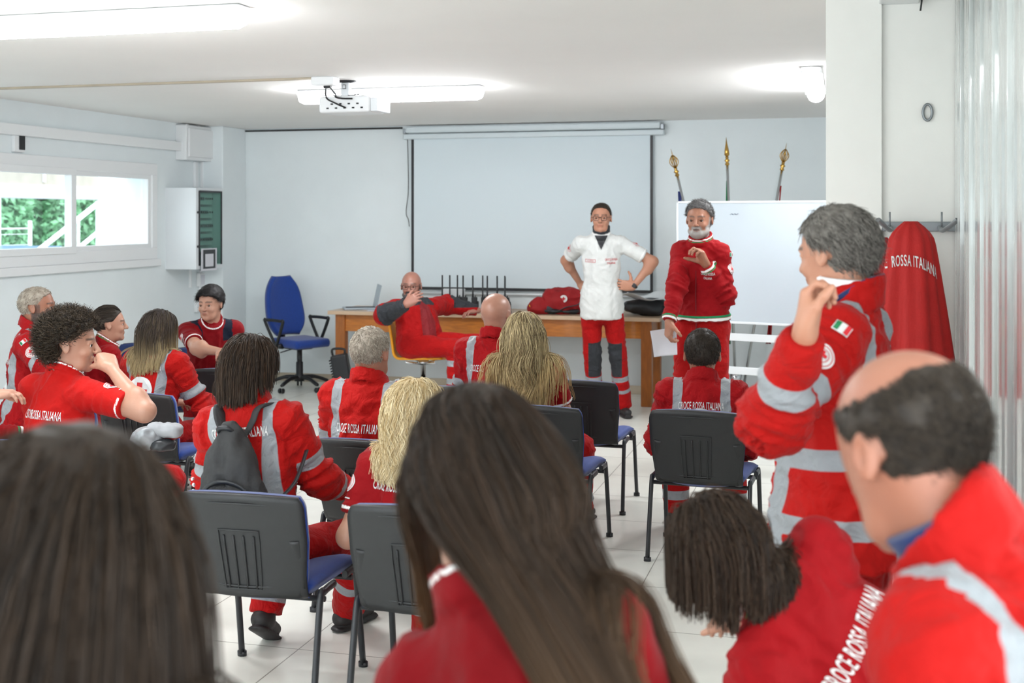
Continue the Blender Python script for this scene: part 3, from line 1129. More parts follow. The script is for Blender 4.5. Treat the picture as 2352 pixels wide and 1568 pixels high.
def make_chair():
    t = empty('conference_chair', label='x', cat='chair', group='blue conference chairs')
    # seat, slightly dished, blue upholstery over a thin black pan
    bm = bmesh.new()
    def seat(s, q):
        x = (s - .5) * .47 * (1 - .08 * q)
        y = .22 - .43 * q
        e = (2 * s - 1) ** 2
        z = .455 + .012 * e - .03 * max(0, (.25 - q)) * 4 * .6 - .0 - .02 * max(0, 1 - e - .4)
        rr = max(0, abs(2 * s - 1) - .8) / .2
        rq = max(0, abs(2 * q - 1) - .85) / .15
        z -= .02 * max(rr, rq) ** 2
        return (x, y, z * CS)
    sheet(bm, seat, 20, 18, .045)
    obj('seat', bm, 'blue_fabric', t, smooth=True)
    bm = bmesh.new()
    boxl(bm, (-.2, -.18, .415 * CS), (.2, .19, .43 * CS), bev=.006)
    obj('seat_pan', bm, 'black_plastic', t)
    # backrest: rear shell plus front pad
    def bk(s, q, off, sc_=1.0):
        w = .235 * sc_
        a = 2 * s - 1
        zq = 2 * q - 1
        # rounded rectangle outline
        ww = w * (1 - .10 * max(0, -zq) - .30 * max(0, abs(zq) - .75) ** 2 * 8 * .5)
        x = a * ww
        zc = .645 + zq * .19 * sc_ - (.022 * (1 - a * a) if zq < -.5 else 0) * (-zq) - (.012 * a * a if zq > 0 else 0) + .02 * a * a * max(0, -zq) * -1
        lean = (zc - .5) * .22
        y = -.225 - lean - .035 * (1 - a * a) - off
        return (x, y, zc * CS)
    bm = bmesh.new()
    sheet(bm, lambda s, q: bk(s, q, .012), 22, 18, .022)
    # raised rim and ribs of the moulded shell
    rim = [bk(s, q, .026, .82) for s, q in [(i / 12, 0.02) for i in range(13)] + [(1, i / 10) for i in range(1, 11)] + [(1 - i / 12, 1) for i in range(1, 13)] + [(0, 1 - i / 10) for i in range(1, 10)]]
    rim.append(rim[0])
    tube(bm, rim, .004, 6)
    rim = [bk(.5 + (s - .5) * .36, .03 + q * .62, .026, .9) for s, q in [(i / 6, 0) for i in range(7)] + [(1, i / 8) for i in range(1, 9)] + [(1 - i / 6, 1) for i in range(1, 7)] + [(0, 1 - i / 8) for i in range(1, 8)]]
    rim.append(rim[0])
    tube(bm, rim, .003, 6)
    for k in range(4):
        tube(bm, [bk(.38 + .08 * k, .08 + .5 * q / 6, .026) for q in range(7)], .004, 6)
    obj('back_shell', bm, 'chair_shell', t, smooth=True)
    bm = bmesh.new()
    sheet(bm, lambda s, q: bk(s, q, -.014, .985), 22, 18, .034)
    obj('back_cushion', bm, 'blue_fabric', t, smooth=True)
    for s in (-1, 1):
        bm = bmesh.new()
        tube(bm, arc_pts([(s * .19, -.17, .425 * CS), (s * .2, -.225, .44 * CS), (s * .2, -.25, .53 * CS), (s * .195, -.29, .66 * CS)]), .02, 8, flat=(1.1, .45))
        obj('back_bracket', bm, 'black_plastic', t)
    for s in (-1, 1):
        for yy, lean in ((-.19, -.075), (.17, .065)):
            bm = bmesh.new()
            tube(bm, arc_pts([(s * .25, 0.0 + yy * .3, .435 * CS), (s * .25, yy * .8, .432 * CS), (s * .25, yy, .40 * CS), (s * .255, yy + lean, 0.012)], 5), .0155, 10, flat=(.75, 1.0))
            tube(bm, [(s * .255, yy + lean, 0.02), (s * .255, yy + lean * 1.02, 0.0)], .018, 10, flat=(.8, 1.05))
            obj('leg', bm, 'black_satin', t)
    bm = bmesh.new()
    for yy in (-.14, .13):
        tube(bm, [(-.25, yy, .40 * CS), (.25, yy, .40 * CS)], .011, 8)
    obj('crossbar', bm, 'black_satin', t)
    return t


chair0 = make_chair()
chair_n = [0]


def chair(loc, deg, label):
    c = chair0 if chair_n[0] == 0 else copy_tree(chair0)
    chair_n[0] += 1
    c.location = (loc[0], loc[1], 0)
    c.rotation_euler = (0, 0, math.radians(deg))
    c['label'] = label
    return c


def rot2(x, y, deg):
    a = math.radians(deg)
    return Vector((x * math.cos(a) - y * math.sin(a), x * math.sin(a) + y * math.cos(a), 0))


# anchor = (photo pixel of a leg foot, which foot) -> chair centre
FEET = {'rl': (-.255, -.265), 'rr': (.255, -.265), 'fl': (-.255, .235), 'fr': (.255, .235)}


def chair_at(u, v, foot, deg, label):
    g = G(u, v)
    f = rot2(*FEET[foot], deg)
    c = chair((g.x - f.x, g.y - f.y), deg, label)
    return Vector((g.x - f.x, g.y - f.y, 0))


C1 = chair_at(1487, 1288, 'rl', -3, 'blue seated chair under the man in front of the whiteboard')
C2 = chair_at(1430, 1182, 'rr', 0, 'empty blue chair in front of the man in the white shirt')
C3 = chair_at(1400, 1232, 'fr', -2, 'blue chair under the woman with wavy blonde hair')
C4 = chair_at(834, 1530, 'fr', 2, 'blue chair carrying the black backpack, behind the brown-haired boy')
C5 = chair_at(906, 1548, 'fl', 2, 'blue chair under the blonde woman in polo shirt')
C6 = chair_at(721, 1404, 'rl', -3, 'chair under the grey-haired man beside the backpack wearer')
C7 = P(160, 1100, 5.55); C7 = Vector((C7.x, C7.y, 0)); chair(C7, 4, 'chair under the curly-haired young man in polo shirt')
C8 = P(384, 1000, 6.95); C8 = Vector((C8.x, C8.y, 0)); chair(C8, -2, 'chair under the woman with the big cross on her back')
C9 = P(574, 900, 8.0); C9 = Vector((C9.x, C9.y, 0)); chair(C9, 0, 'empty chair just ahead of the brown-haired backpack wearer')
C10 = P(478, 800, 8.75); C10 = Vector((C10.x, C10.y, 0)); chair(C10, -150, 'navy chair under the young man facing the camera')
C11 = P(278, 800, 8.95); C11 = Vector((C11.x, C11.y, 0)); chair(C11, 175, 'empty navy chair beyond the dark-haired ponytail woman')
C12 = P(20, 900, 7.6); C12 = Vector((C12.x, C12.y, 0)); chair(C12, -60, 'navy chair under the man with cropped grey hair, far left')
C13 = P(240, 900, 7.65); C13 = Vector((C13.x, C13.y, 0)); chair(C13, -20, 'chair under the ponytail woman at left')
C14 = P(1085, 950, 7.2); C14 = Vector((C14.x, C14.y, 0)); chair(C14, -2, 'chair under the bald man seen from behind')
for o in [x for x in COL.objects if x.parent and x.parent.get('label', '').find('navy') >= 0 and x.name.split('.')[0] in ('seat', 'back_cushion')]:
    o.data = o.data.copy()
    o.data.materials[0] = M('navy_fabric')

# ---- right: wall fittings, coat hooks, hung jackets, glossy strip curtain
bm = bmesh.new()
rc = onY(2131, 257, YP - .0)
pts = [(rc.x + .018 * math.cos(a), rc.y + .02, rc.z + .033 * math.sin(a)) for a in [2 * pi * k / 24 for k in range(25)]]
tube(bm, pts, .006, 6, cap=False)
tag(obj('wall_ring', bm, 'metal_ring'), 'small grey oval ring fixed to the white wall', 'ring')
t = empty('coat_rack', onY(2100, 520, YP + .02), 0, 'grey metal coat hooks on the white wall', 'coat rack')
bm = bmesh.new()
boxl(bm, (-.15, -.012, -.02), (.18, .0, .02), bev=.003)
obj('rail', bm, 'metal_ring', t)
for i, (dx, s) in enumerate(((-.10, -1), (.10, 1))):
    bm = bmesh.new()
    tube(bm, arc_pts([(dx, 0, 0), (dx + s * .0, -.12, -.015), (dx + s * .02, -.2, .0), (dx + s * .05, -.24, .03)]), .012, 8, flat=(1, .7))
    tube(bm, [(dx, -.1, 0), (dx, -.1, .06)], .004, 6)
    obj('hook', bm, 'metal_ring', t)


def hanging(u0, u1, v0, v1, d, m, label, seed, lettering=False):
    a, b = P(u0, v0, d), P(u1, v0, d)
    zt_, zb2 = a.z, P(u0, v1, d).z
    wid = (b - a).length
    cen = (a + b) / 2
    t = empty('hanging_jacket', (cen.x, cen.y, zb2), TH, label, 'jacket', 'jackets hung on the coat rack')
    H2 = zt_ - zb2
    bm = bmesh.new()
    def f(s, q):
        ang = s * 2 * pi
        k = 1 - q
        w = wid / 2 * (.50 + .62 * k ** .8) * (1 - max(0, q - .88) ** 2 * 45)
        dd = .09 * (.55 + .6 * k) * (1 - max(0, q - .88) ** 2 * 45)
        fold = 1 + .13 * math.sin(ang * 5 + seed + k * 1.5) * (k ** .7) + .05 * math.sin(ang * 11 + seed * 2)
        z = q * H2
        return (w * math.cos(ang) * fold, dd * math.sin(ang) * fold, z)
    n, mrow = 72, 30
    rings = [[bm.verts.new(f(j / n, i / mrow)) for j in range(n)] for i in range(mrow + 1)]
    for i in range(mrow):
        for j in range(n):
            fc = bm.faces.new((rings[i][j], rings[i][(j + 1) % n], rings[i + 1][(j + 1) % n], rings[i + 1][j]))
            fc.smooth = True
    bm.faces.new(rings[-1])
    bm.faces.new(rings[0][::-1])
    body = obj('jacket_body', bm, m, t)
    return t, body


HJ, HJb = hanging(2008, 2176, 508, 900, 4.55, 'jacket_red', 'red jacket with arched white lettering hanging on the hook', 2.0)
HJ2, _ = hanging(1985, 2075, 545, 880, 4.85, 'red_fabric', 'darker red jacket with grey band hanging behind the lettered one', 5.0)
bm = bmesh.new()
tube(bm, [(-.105, -.03, .545), (-.09, -.06, .50), (-.075, -.075, .42)], .022, 8, flat=(1, .3))
obj('grey_band', bm, 'reflective', HJ2)
# glossy rippled panel running toward the camera
bm = bmesh.new()
nY, nZ = 420, 4
def pan(s, q):
    y = YP + .02 - s * 2.65
    x = XP + .05 + .0016 * math.sin(y * 46) + .0012 * math.sin(y * 77 + 1) - (.012 if (int(s * 15) % 2) else 0)
    return (x, y, .02 + q * (CZ - .03))
sheet(bm, pan, 900, 6, .003)
cur = obj('strip_curtain', bm, 'gloss_pvc', smooth=True)
tag(cur, 'glossy white plastic strip curtain hanging along the right wall', 'curtain')
# box fitting high on the wall
bm = bmesh.new()
q = onY(2065, 2, YP)
boxl(bm, (q.x - .08, YP - .1, q.z - .01), (q.x + .08, YP + .03, q.z + .16), bev=.006)
tag(obj('alarm_box', bm, 'white_plastic'), 'white box fitting high on the wall right of pillar', 'box')
bm = bmesh.new()
q = onY(2114, 25, YP)
tube(bm, arc_pts([(q.x, YP, q.z), (q.x + .006, YP - .01, q.z + .06), (q.x + .012, YP, q.z + .2)]), .004, 6)
tag(obj('loose_cable', bm, 'cable_black'), 'short black cable end poking down beside the box fitting', 'cable')
# ------------------------------------------------------------------ figure toolkit: distance fields -> meshes
def A(v):
    return np.array(v, dtype=float)


def smin(a, b, k):
    h = np.maximum(k - np.abs(a - b), 0) / k
    return np.minimum(a, b) - h * h * k * 0.25


def smax(a, b, k):
    return -smin(-a, -b, k)


class Cone:
    """rounded limb from a to b; fl=(axis, factor) flattens it; cut=(t0, t1) trims square"""
    def __init__(s, a, b, ra, rb, fl=None, cut=None):
        s.a, s.b, s.ra, s.rb, s.fl, s.cut = A(a), A(b), ra, rb, fl, cut
        s.v = s.b - s.a
        s.L2 = max(float(s.v @ s.v), 1e-9)

    def __call__(s, p):
        w = p - s.a
        traw = (w @ s.v) / s.L2
        t = np.clip(traw, 0, 1)
        q = w - t[:, None] * s.v
        if s.fl is not None:
            n = A(s.fl[0])
            q = q + (q @ n)[:, None] * n * (1 / s.fl[1] - 1)
        d = np.sqrt((q * q).sum(1)) - (s.ra + (s.rb - s.ra) * t)
        if s.fl is not None:
            d = d * min(1, (1 + s.fl[1]) / 2)
        if s.cut is not None:
            L = math.sqrt(s.L2)
            d = np.maximum(d, np.maximum((s.cut[0] - traw) * L, (traw - s.cut[1]) * L))
        return d

    def box(s):
        m = max(s.ra, s.rb)
        return np.minimum(s.a, s.b) - m, np.maximum(s.a, s.b) + m


class Ell:
    def __init__(s, c, r, R=None):
        s.c, s.r = A(c), A(r)
        s.R = np.eye(3) if R is None else np.array(R)

    def __call__(s, p):
        q = (p - s.c) @ s.R
        k0 = np.sqrt(((q / s.r) ** 2).sum(1))
        k1 = np.sqrt(((q / s.r ** 2) ** 2).sum(1)) + 1e-9
        return k0 * (k0 - 1) / k1

    def box(s):
        m = s.r.max()
        return s.c - m, s.c + m


class Ring:
    """collar: a cylindrical shell about axis R[:,2]; r at the bottom, r2 at the top"""
    def __init__(s, c, R, r, r2, h, th, oy=1.0, tilt=0.0):
        s.c, s.R, s.r, s.r2, s.h, s.th, s.oy, s.tilt = A(c), np.array(R), r, r2, h, th, oy, tilt

    def __call__(s, p):
        q = (p - s.c) @ s.R
        t = np.clip(q[:, 2] / s.h * .5 + .5, 0, 1)
        rad = s.r + (s.r2 - s.r) * t
        hh = s.h
        zz = q[:, 2] - s.tilt * q[:, 1]
        rr = np.sqrt(q[:, 0] ** 2 + (q[:, 1] / s.oy) ** 2)
        return np.maximum(np.abs(rr - rad) - s.th, np.abs(zz) - hh)

    def box(s):
        m = max(s.r, s.r2) + s.h + s.th
        return s.c - m, s.c + m


class Field:
    def __init__(s):
        s.items = []

    def add(s, prim, k=0.03):
        s.items.append((prim, k, 0))
        return s

    def sub(s, prim, k=0.01):
        s.items.append((prim, k, 1))
        return s

    def keep(s, prim, k=0.01):
        s.items.append((prim, k, 2))
        return s

    def __call__(s, p):
        d = np.full(len(p), 1e3)
        for prim, k, op in s.items:
            x = prim(p)
            if op == 0:
                d = smin(d, x, k)
            elif op == 1:
                d = smax(d, -x, k)
            else:
                d = smax(d, x, k)
        return d

    def box(s, pad=0.03):
        lo, hi = [], []
        for prim, k, op in s.items:
            if op == 0:
                a, b = prim.box()
                lo.append(a)
                hi.append(b)
        return np.min(lo, 0) - pad, np.max(hi, 0) + pad


def surf(fn, lo, hi, h, lip=1.0):
    """surface nets on a grid of spacing h; returns verts, quads"""
    B = 8
    nb = np.maximum(np.ceil((hi - lo) / (h * B)).astype(int), 1)
    n = nb * B
    bi = np.stack(np.meshgrid(*[np.arange(k) for k in nb], indexing='ij'), -1).reshape(-1, 3)
    cen = lo + (bi * B + (B - 1) / 2) * h
    dc = fn(cen)
    act = np.abs(dc) < B * h * 0.5 * 1.75 * lip * 1.35 + 0.015
    D = np.repeat(np.repeat(np.repeat(dc.reshape(nb), B, 0), B, 1), B, 2).astype(np.float32)
    o = np.stack(np.meshgrid(*[np.arange(B)] * 3, indexing='ij'), -1).reshape(-1, 3)
    ab = bi[act]
    for s in range(0, len(ab), 256):
        blk = ab[s:s + 256]
        idx = (blk[:, None, :] * B + o[None]).reshape(-1, 3)
        D[idx[:, 0], idx[:, 1], idx[:, 2]] = fn(lo + idx * h)
    S = D < 0
    S[0] = S[-1] = False
    S[:, 0] = S[:, -1] = False
    S[:, :, 0] = S[:, :, -1] = False
    D = np.where(S, np.minimum(D, -1e-6), np.maximum(D, 1e-6))
    c = [S[i:n[0] - 1 + i, j:n[1] - 1 + j, k:n[2] - 1 + k] for i in (0, 1) for j in (0, 1) for k in (0, 1)]
    tot = sum(x.astype(np.int8) for x in c)
    mask = (tot > 0) & (tot < 8)
    cells = np.argwhere(mask)
    idm = np.full(mask.shape, -1, dtype=np.int64)
    idm[mask] = np.arange(len(cells))
    offs = np.array([(i, j, k) for i in (0, 1) for j in (0, 1) for k in (0, 1)])
    V = np.stack([D[cells[:, 0] + a, cells[:, 1] + b, cells[:, 2] + c_] for a, b, c_ in offs], 1)
    acc = np.zeros((len(cells), 3))
    cnt = np.zeros(len(cells))
    for a in range(8):
        for b in range(a + 1, 8):
            if abs(offs[a] - offs[b]).sum() != 1:
                continue
            va, vb = V[:, a], V[:, b]
            cr = (va < 0) != (vb < 0)
            t = va / np.where(cr, va - vb, 1)
            pt = offs[a] + t[:, None] * (offs[b] - offs[a])
            acc += np.where(cr[:, None], pt, 0)
            cnt += cr
    verts = lo + (cells + acc / cnt[:, None]) * h
    quads = []
    for ax in range(3):
        b, c2 = (ax + 1) % 3, (ax + 2) % 3
        sl0 = [slice(1, -1)] * 3
        sl1 = [slice(1, -1)] * 3
        sl0[ax] = slice(0, n[ax] - 1)
        sl1[ax] = slice(1, n[ax])
        x0, x1 = S[tuple(sl0)], S[tuple(sl1)]
        e = np.argwhere(x0 != x1)
        if len(e) == 0:
            continue
        sg = x0[tuple(e.T)]
        base = e.copy()
        base[:, b] += 1
        base[:, c2] += 1
        def cell(db, dc_):
            q = base.copy()
            q[:, b] += db
            q[:, c2] += dc_
            return idm[tuple(q.T)]
        f = np.stack([cell(-1, -1), cell(0, -1), cell(0, 0), cell(-1, 0)], 1)
        f[~sg] = f[~sg][:, ::-1]
        quads.append(f)
    quads = np.concatenate(quads)
    quads = quads[(quads >= 0).all(1)]
    return verts, quads


def hash3(i, j, k, seed):
    n = (i * 374761393 + j * 668265263 + k * 2147483647 + seed * 1274126177) & 0xffffffff
    n = ((n ^ (n >> 13)) * 1274126177) & 0xffffffff
    return ((n ^ (n >> 16)) & 0xffff) / 65535.0


def vnoise(p, seed=0):
    f = np.floor(p).astype(np.int64)
    t = p - f
    t = t * t * (3 - 2 * t)
    r = 0
    for a in (0, 1):
        for b in (0, 1):
            for c in (0, 1):
                w = (t[:, 0] if a else 1 - t[:, 0]) * (t[:, 1] if b else 1 - t[:, 1]) * (t[:, 2] if c else 1 - t[:, 2])
                r = r + w * hash3(f[:, 0] + a, f[:, 1] + b, f[:, 2] + c, seed)
    return r


def vnormals(v, q):
    n = np.zeros_like(v)
    fn = np.cross(v[q[:, 2]] - v[q[:, 0]], v[q[:, 3]] - v[q[:, 1]])
    for i in range(4):
        np.add.at(n, q[:, i], fn)
    return n / (np.linalg.norm(n, axis=1)[:, None] + 1e-12)


def relax(v, q, it=2, lam=0.5):
    e = np.concatenate([q[:, [0, 1]], q[:, [1, 2]], q[:, [2, 3]], q[:, [3, 0]]])
    for _ in range(it):
        s = np.zeros_like(v)
        c = np.zeros(len(v))
        np.add.at(s, e[:, 0], v[e[:, 1]])
        np.add.at(s, e[:, 1], v[e[:, 0]])
        np.add.at(c, e[:, 0], 1)
        np.add.at(c, e[:, 1], 1)
        v = v + lam * (s / np.maximum(c, 1)[:, None] - v)
    return v


def npmesh(name, v, q, mats, parent=None, origin=None, attrs=None, mi=None, smooth=True, loop_n=4):
    me = bpy.data.meshes.new(name)
    if origin is not None:
        v = v - A(origin)
    me.vertices.add(len(v))
    me.vertices.foreach_set('co', np.ascontiguousarray(v, dtype=np.float32).ravel())
    nf = len(q)
    me.loops.add(nf * loop_n)
    me.loops.foreach_set('vertex_index', np.ascontiguousarray(q, dtype=np.int32).ravel())
    me.polygons.add(nf)
    me.polygons.foreach_set('loop_start', np.arange(0, nf * loop_n, loop_n, dtype=np.int32))
    if mi is not None:
        me.polygons.foreach_set('material_index', np.ascontiguousarray(mi, dtype=np.int32))
    me.polygons.foreach_set('use_smooth', np.full(nf, smooth))
    for k, a in (attrs or {}).items():
        at = me.attributes.new(k, 'FLOAT', 'POINT')
        at.data.foreach_set('value', np.ascontiguousarray(a, dtype=np.float32))
    for m in mats:
        me.materials.append(MATS[m] if isinstance(m, str) else m)
    me.update(calc_edges=True)
    o = bpy.data.objects.new(name, me)
    COL.objects.link(o)
    if parent is not None:
        o.parent = parent
    return o


# ---- materials driven by mesh attributes
def attr_mix(nt, col, attr, c2, lo=-0.0012, hi=0.0012):
    a = nt.nodes.new('ShaderNodeAttribute')
    a.attribute_name = attr
    r = nt.nodes.new('ShaderNodeMapRange')
    r.inputs[1].default_value = lo
    r.inputs[2].default_value = hi
    r.inputs[3].default_value = 1
    r.inputs[4].default_value = 0
    nt.links.new(a.outputs['Fac'], r.inputs[0])
    m = nt.nodes.new('ShaderNodeMix')
    m.data_type = 'RGBA'
    nt.links.new(r.outputs[0], m.inputs['Factor'])
    if isinstance(col, tuple):
        m.inputs['A'].default_value = (*col, 1)
    else:
        nt.links.new(col, m.inputs['A'])
    m.inputs['B'].default_value = (*lin(c2), 1)
    return m.outputs['Result'], r.outputs[0]


def cloth(name, rgb, dark=(50, 52, 56), rough=.72, bump=.5, bscale=38, band=(146, 150, 154), accent=(30, 140, 90)):
    if name in MATS:
        return name
    m = bpy.data.materials.new(name)
    m.use_nodes = True
    nt = m.node_tree
    b = nt.nodes['Principled BSDF']
    b.inputs['Roughness'].default_value = rough
    b.inputs['Specular IOR Level'].default_value = .15
    b.inputs['Sheen Weight'].default_value = .04
    tc = nt.nodes.new('ShaderNodeTexCoord')
    n = nt.nodes.new('ShaderNodeTexNoise')
    n.inputs['Scale'].default_value = 7
    n.inputs['Detail'].default_value = 5
    nt.links.new(tc.outputs['Object'], n.inputs['Vector'])
    r = nt.nodes.new('ShaderNodeMapRange')
    r.inputs[1].default_value = .3
    r.inputs[2].default_value = .7
    r.inputs[3].default_value = .9
    r.inputs[4].default_value = 1.06
    nt.links.new(n.outputs[0], r.inputs[0])
    sc_ = nt.nodes.new('ShaderNodeVectorMath')
    sc_.operation = 'SCALE'
    sc_.inputs[0].default_value = lin(rgb)
    nt.links.new(r.outputs[0], sc_.inputs['Scale'])
    col = sc_.outputs[0]
    col, _ = attr_mix(nt, col, 'dark', dark)
    col, fb = attr_mix(nt, col, 'band', band)
    col, _ = attr_mix(nt, col, 'trim', (240, 240, 238))
    col, _ = attr_mix(nt, col, 'accent', accent)
    nt.links.new(col, b.inputs['Base Color'])
    rr = nt.nodes.new('ShaderNodeMapRange')
    rr.inputs[3].default_value = rough
    rr.inputs[4].default_value = .38
    nt.links.new(fb, rr.inputs[0])
    nt.links.new(rr.outputs[0], b.inputs['Roughness'])
    n2 = nt.nodes.new('ShaderNodeTexNoise')
    n2.inputs['Scale'].default_value = bscale
    n2.inputs['Detail'].default_value = 5
    n2.inputs['Roughness'].default_value = .65
    nt.links.new(tc.outputs['Object'], n2.inputs['Vector'])
    bp = nt.nodes.new('ShaderNodeBump')
    bp.inputs['Strength'].default_value = bump
    bp.inputs['Distance'].default_value = .008
    nt.links.new(n2.outputs[0], bp.inputs['Height'])
    n3 = nt.nodes.new('ShaderNodeTexNoise')
    n3.inputs['Scale'].default_value = 13
    n3.inputs['Detail'].default_value = 3
    n3.inputs['Distortion'].default_value = 1.2
    nt.links.new(tc.outputs['Object'], n3.inputs['Vector'])
    bp2 = nt.nodes.new('ShaderNodeBump')
    bp2.inputs['Strength'].default_value = min(1, bump * 1.0)
    bp2.inputs['Distance'].default_value = .035
    nt.links.new(n3.outputs[0], bp2.inputs['Height'])
    nt.links.new(bp2.outputs[0], bp.inputs['Normal'])
    nt.links.new(bp.outputs[0], b.inputs['Normal'])
    MATS[name] = m
    return name


cloth('jacket_cloth', (168, 14, 10))
cloth('jacket_cloth_pink', (156, 10, 17), band=(152, 156, 160))
cloth('polo_cloth', (140, 5, 14), bump=.2, bscale=120)
cloth('polo_cloth_bright', (176, 15, 11), bump=.2, bscale=120)
cloth('sweat_cloth', (148, 6, 16), bump=.2, bscale=120)
cloth('crimson_cloth', (122, 3, 13), dark=(22, 30, 46), bump=.2, bscale=120)
cloth('white_cloth', (214, 216, 214), bump=.2, bscale=120, accent=(190, 40, 50))
cloth('trouser_cloth', (164, 10, 11))
cloth('trouser_crimson', (134, 5, 14))
cloth('softshell_cloth', (158, 9, 11))


def skin(name, rgb, beard=(70, 60, 55), brow_and_shade=(60, 48, 40), lip=None, rough=.45):
    if name in MATS:
        return name
    lip = lip or tuple(int(x * y) for x, y in zip(rgb, (.86, .62, .62)))
    m = bpy.data.materials.new(name)
    m.use_nodes = True
    nt = m.node_tree
    b = nt.nodes['Principled BSDF']
    b.inputs['Roughness'].default_value = rough
    b.inputs['Subsurface Weight'].default_value = 0.0
    tc = nt.nodes.new('ShaderNodeTexCoord')
    n = nt.nodes.new('ShaderNodeTexNoise')
    n.inputs['Scale'].default_value = 18
    n.inputs['Detail'].default_value = 5
    nt.links.new(tc.outputs['Object'], n.inputs['Vector'])
    mx = nt.nodes.new('ShaderNodeMix')
    mx.data_type = 'RGBA'
    c = lin(rgb)
    mx.inputs['A'].default_value = (c[0] * .96, c[1] * .82, c[2] * .78, 1)
    mx.inputs['B'].default_value = (min(1, c[0] * 1.05), c[1] * 1.1, c[2] * 1.1, 1)
    nt.links.new(n.outputs[0], mx.inputs['Factor'])
    col = mx.outputs['Result']
    for attr, cc in (('beard', beard), ('lip', lip), ('brow_and_shade', brow_and_shade)):
        a = nt.nodes.new('ShaderNodeAttribute')
        a.attribute_name = attr
        k = nt.nodes.new('ShaderNodeMix')
        k.data_type = 'RGBA'
        nt.links.new(a.outputs['Fac'], k.inputs['Factor'])
        nt.links.new(col, k.inputs['A'])
        k.inputs['B'].default_value = (*lin(cc), 1)
        col = k.outputs['Result']
    nt.links.new(col, b.inputs['Base Color'])
    n2 = nt.nodes.new('ShaderNodeTexNoise')
    n2.inputs['Scale'].default_value = 220
    nt.links.new(tc.outputs['Object'], n2.inputs['Vector'])
    bp = nt.nodes.new('ShaderNodeBump')
    bp.inputs['Strength'].default_value = .12
    bp.inputs['Distance'].default_value = .004
    nt.links.new(n2.outputs[0], bp.inputs['Height'])
    nt.links.new(bp.outputs[0], b.inputs['Normal'])
    MATS[name] = m
    return name


def hair_mat(name, c1, c2, c3=None, rough=.55):
    """hair colour: strands vary between c1 and c2, tips drift to c3"""
    if name in MATS:
        return name
    m = bpy.data.materials.new(name)
    m.use_nodes = True
    nt = m.node_tree
    b = nt.nodes['Principled BSDF']
    b.inputs['Roughness'].default_value = rough
    b.inputs['Specular IOR Level'].default_value = .3
    a = nt.nodes.new('ShaderNodeAttribute')
    a.attribute_name = 'hv'
    k = nt.nodes.new('ShaderNodeMix')
    k.data_type = 'RGBA'
    nt.links.new(a.outputs['Fac'], k.inputs['Factor'])
    k.inputs['A'].default_value = (*lin(c1), 1)
    k.inputs['B'].default_value = (*lin(c2), 1)
    col = k.outputs['Result']
    if c3:
        t = nt.nodes.new('ShaderNodeAttribute')
        t.attribute_name = 'ht'
        k2 = nt.nodes.new('ShaderNodeMix')
        k2.data_type = 'RGBA'
        nt.links.new(t.outputs['Fac'], k2.inputs['Factor'])
        nt.links.new(col, k2.inputs['A'])
        k2.inputs['B'].default_value = (*lin(c3), 1)
        col = k2.outputs['Result']
    nt.links.new(col, b.inputs['Base Color'])
    MATS[name] = m
    return name


mat('eye_white', (225, 220, 215), .2)
mat('eye_iris', (40, 28, 22), .1)
mat('glasses_frame', (50, 34, 30), .3)
mat('lens_clear', (255, 255, 255), .02)

# ---- strands
def strands(paths, r0, r1, seed=0):
    """paths (n, m, 3) -> three-sided tapered tubes"""
    n, m, _ = paths.shape
    tan = np.gradient(paths, axis=1)
    tan /= np.linalg.norm(tan, axis=2)[..., None] + 1e-9
    rg = np.random.default_rng(seed)
    ref = rg.normal(size=(n, 1, 3))
    a = np.cross(tan, ref)
    a /= np.linalg.norm(a, axis=2)[..., None] + 1e-9
    b = np.cross(tan, a)
    t = np.linspace(0, 1, m)[None, :, None]
    rad = (r0 + (r1 - r0) * t ** 1.5)
    vs = []
    for j in range(3):
        ang = 2 * pi * j / 3
        vs.append(paths + (a * math.cos(ang) + b * math.sin(ang)) * rad)
    v = np.stack(vs, 2).reshape(-1, 3)
    i = np.arange(n)[:, None, None] * m * 3
    k = np.arange(m - 1)[None, :, None] * 3
    j = np.arange(3)[None, None, :]
    p0 = i + k + j
    p1 = i + k + (j + 1) % 3
    q = np.stack([p0, p1, p1 + 3, p0 + 3], -1).reshape(-1, 4)
    hv = np.repeat(rg.random(n), m * 3)
    ht = np.tile(np.repeat(np.linspace(0, 1, m) ** 2.2, 3), n)
    return v, q, hv, ht


def grad(fn, p, e=.004):
    g = np.stack([fn(p + A((e, 0, 0))) - fn(p - A((e, 0, 0))), fn(p + A((0, e, 0))) - fn(p - A((0, e, 0))), fn(p + A((0, 0, e))) - fn(p - A((0, 0, e)))], 1)
    return g / (np.linalg.norm(g, axis=1)[:, None] + 1e-9)


# ---- projected lettering, badges
TEXTS = {}


def text2d(body, hgt, wid, bold=.012):
    """flat lettering of exact height and width centred on the origin, as (verts, faces)"""
    key = (body, bold)
    if key not in TEXTS:
        cu = bpy.data.curves.new('lettering', 'FONT')
        cu.body = body
        cu.align_x = 'CENTER'
        cu.offset = bold
        cu.resolution_u = 3
        cu.space_character = 1.08
        ob = bpy.data.objects.new('lettering', cu)
        COL.objects.link(ob)
        dg = bpy.context.evaluated_depsgraph_get()
        me = bpy.data.meshes.new_from_object(ob.evaluated_get(dg))
        v = np.array([x.co[:] for x in me.vertices])
        f = [tuple(p.vertices) for p in me.polygons]
        bpy.data.objects.remove(ob)
        bpy.data.meshes.remove(me)
        TEXTS[key] = (v, f)
    v, f = TEXTS[key]
    v = v.copy()
    lo, hi = v.min(0), v.max(0)
    v[:, 0] = (v[:, 0] - (lo[0] + hi[0]) / 2) * wid / (hi[0] - lo[0])
    v[:, 1] = (v[:, 1] - (lo[1] + hi[1]) / 2) * hgt / (hi[1] - lo[1])
    return v, f


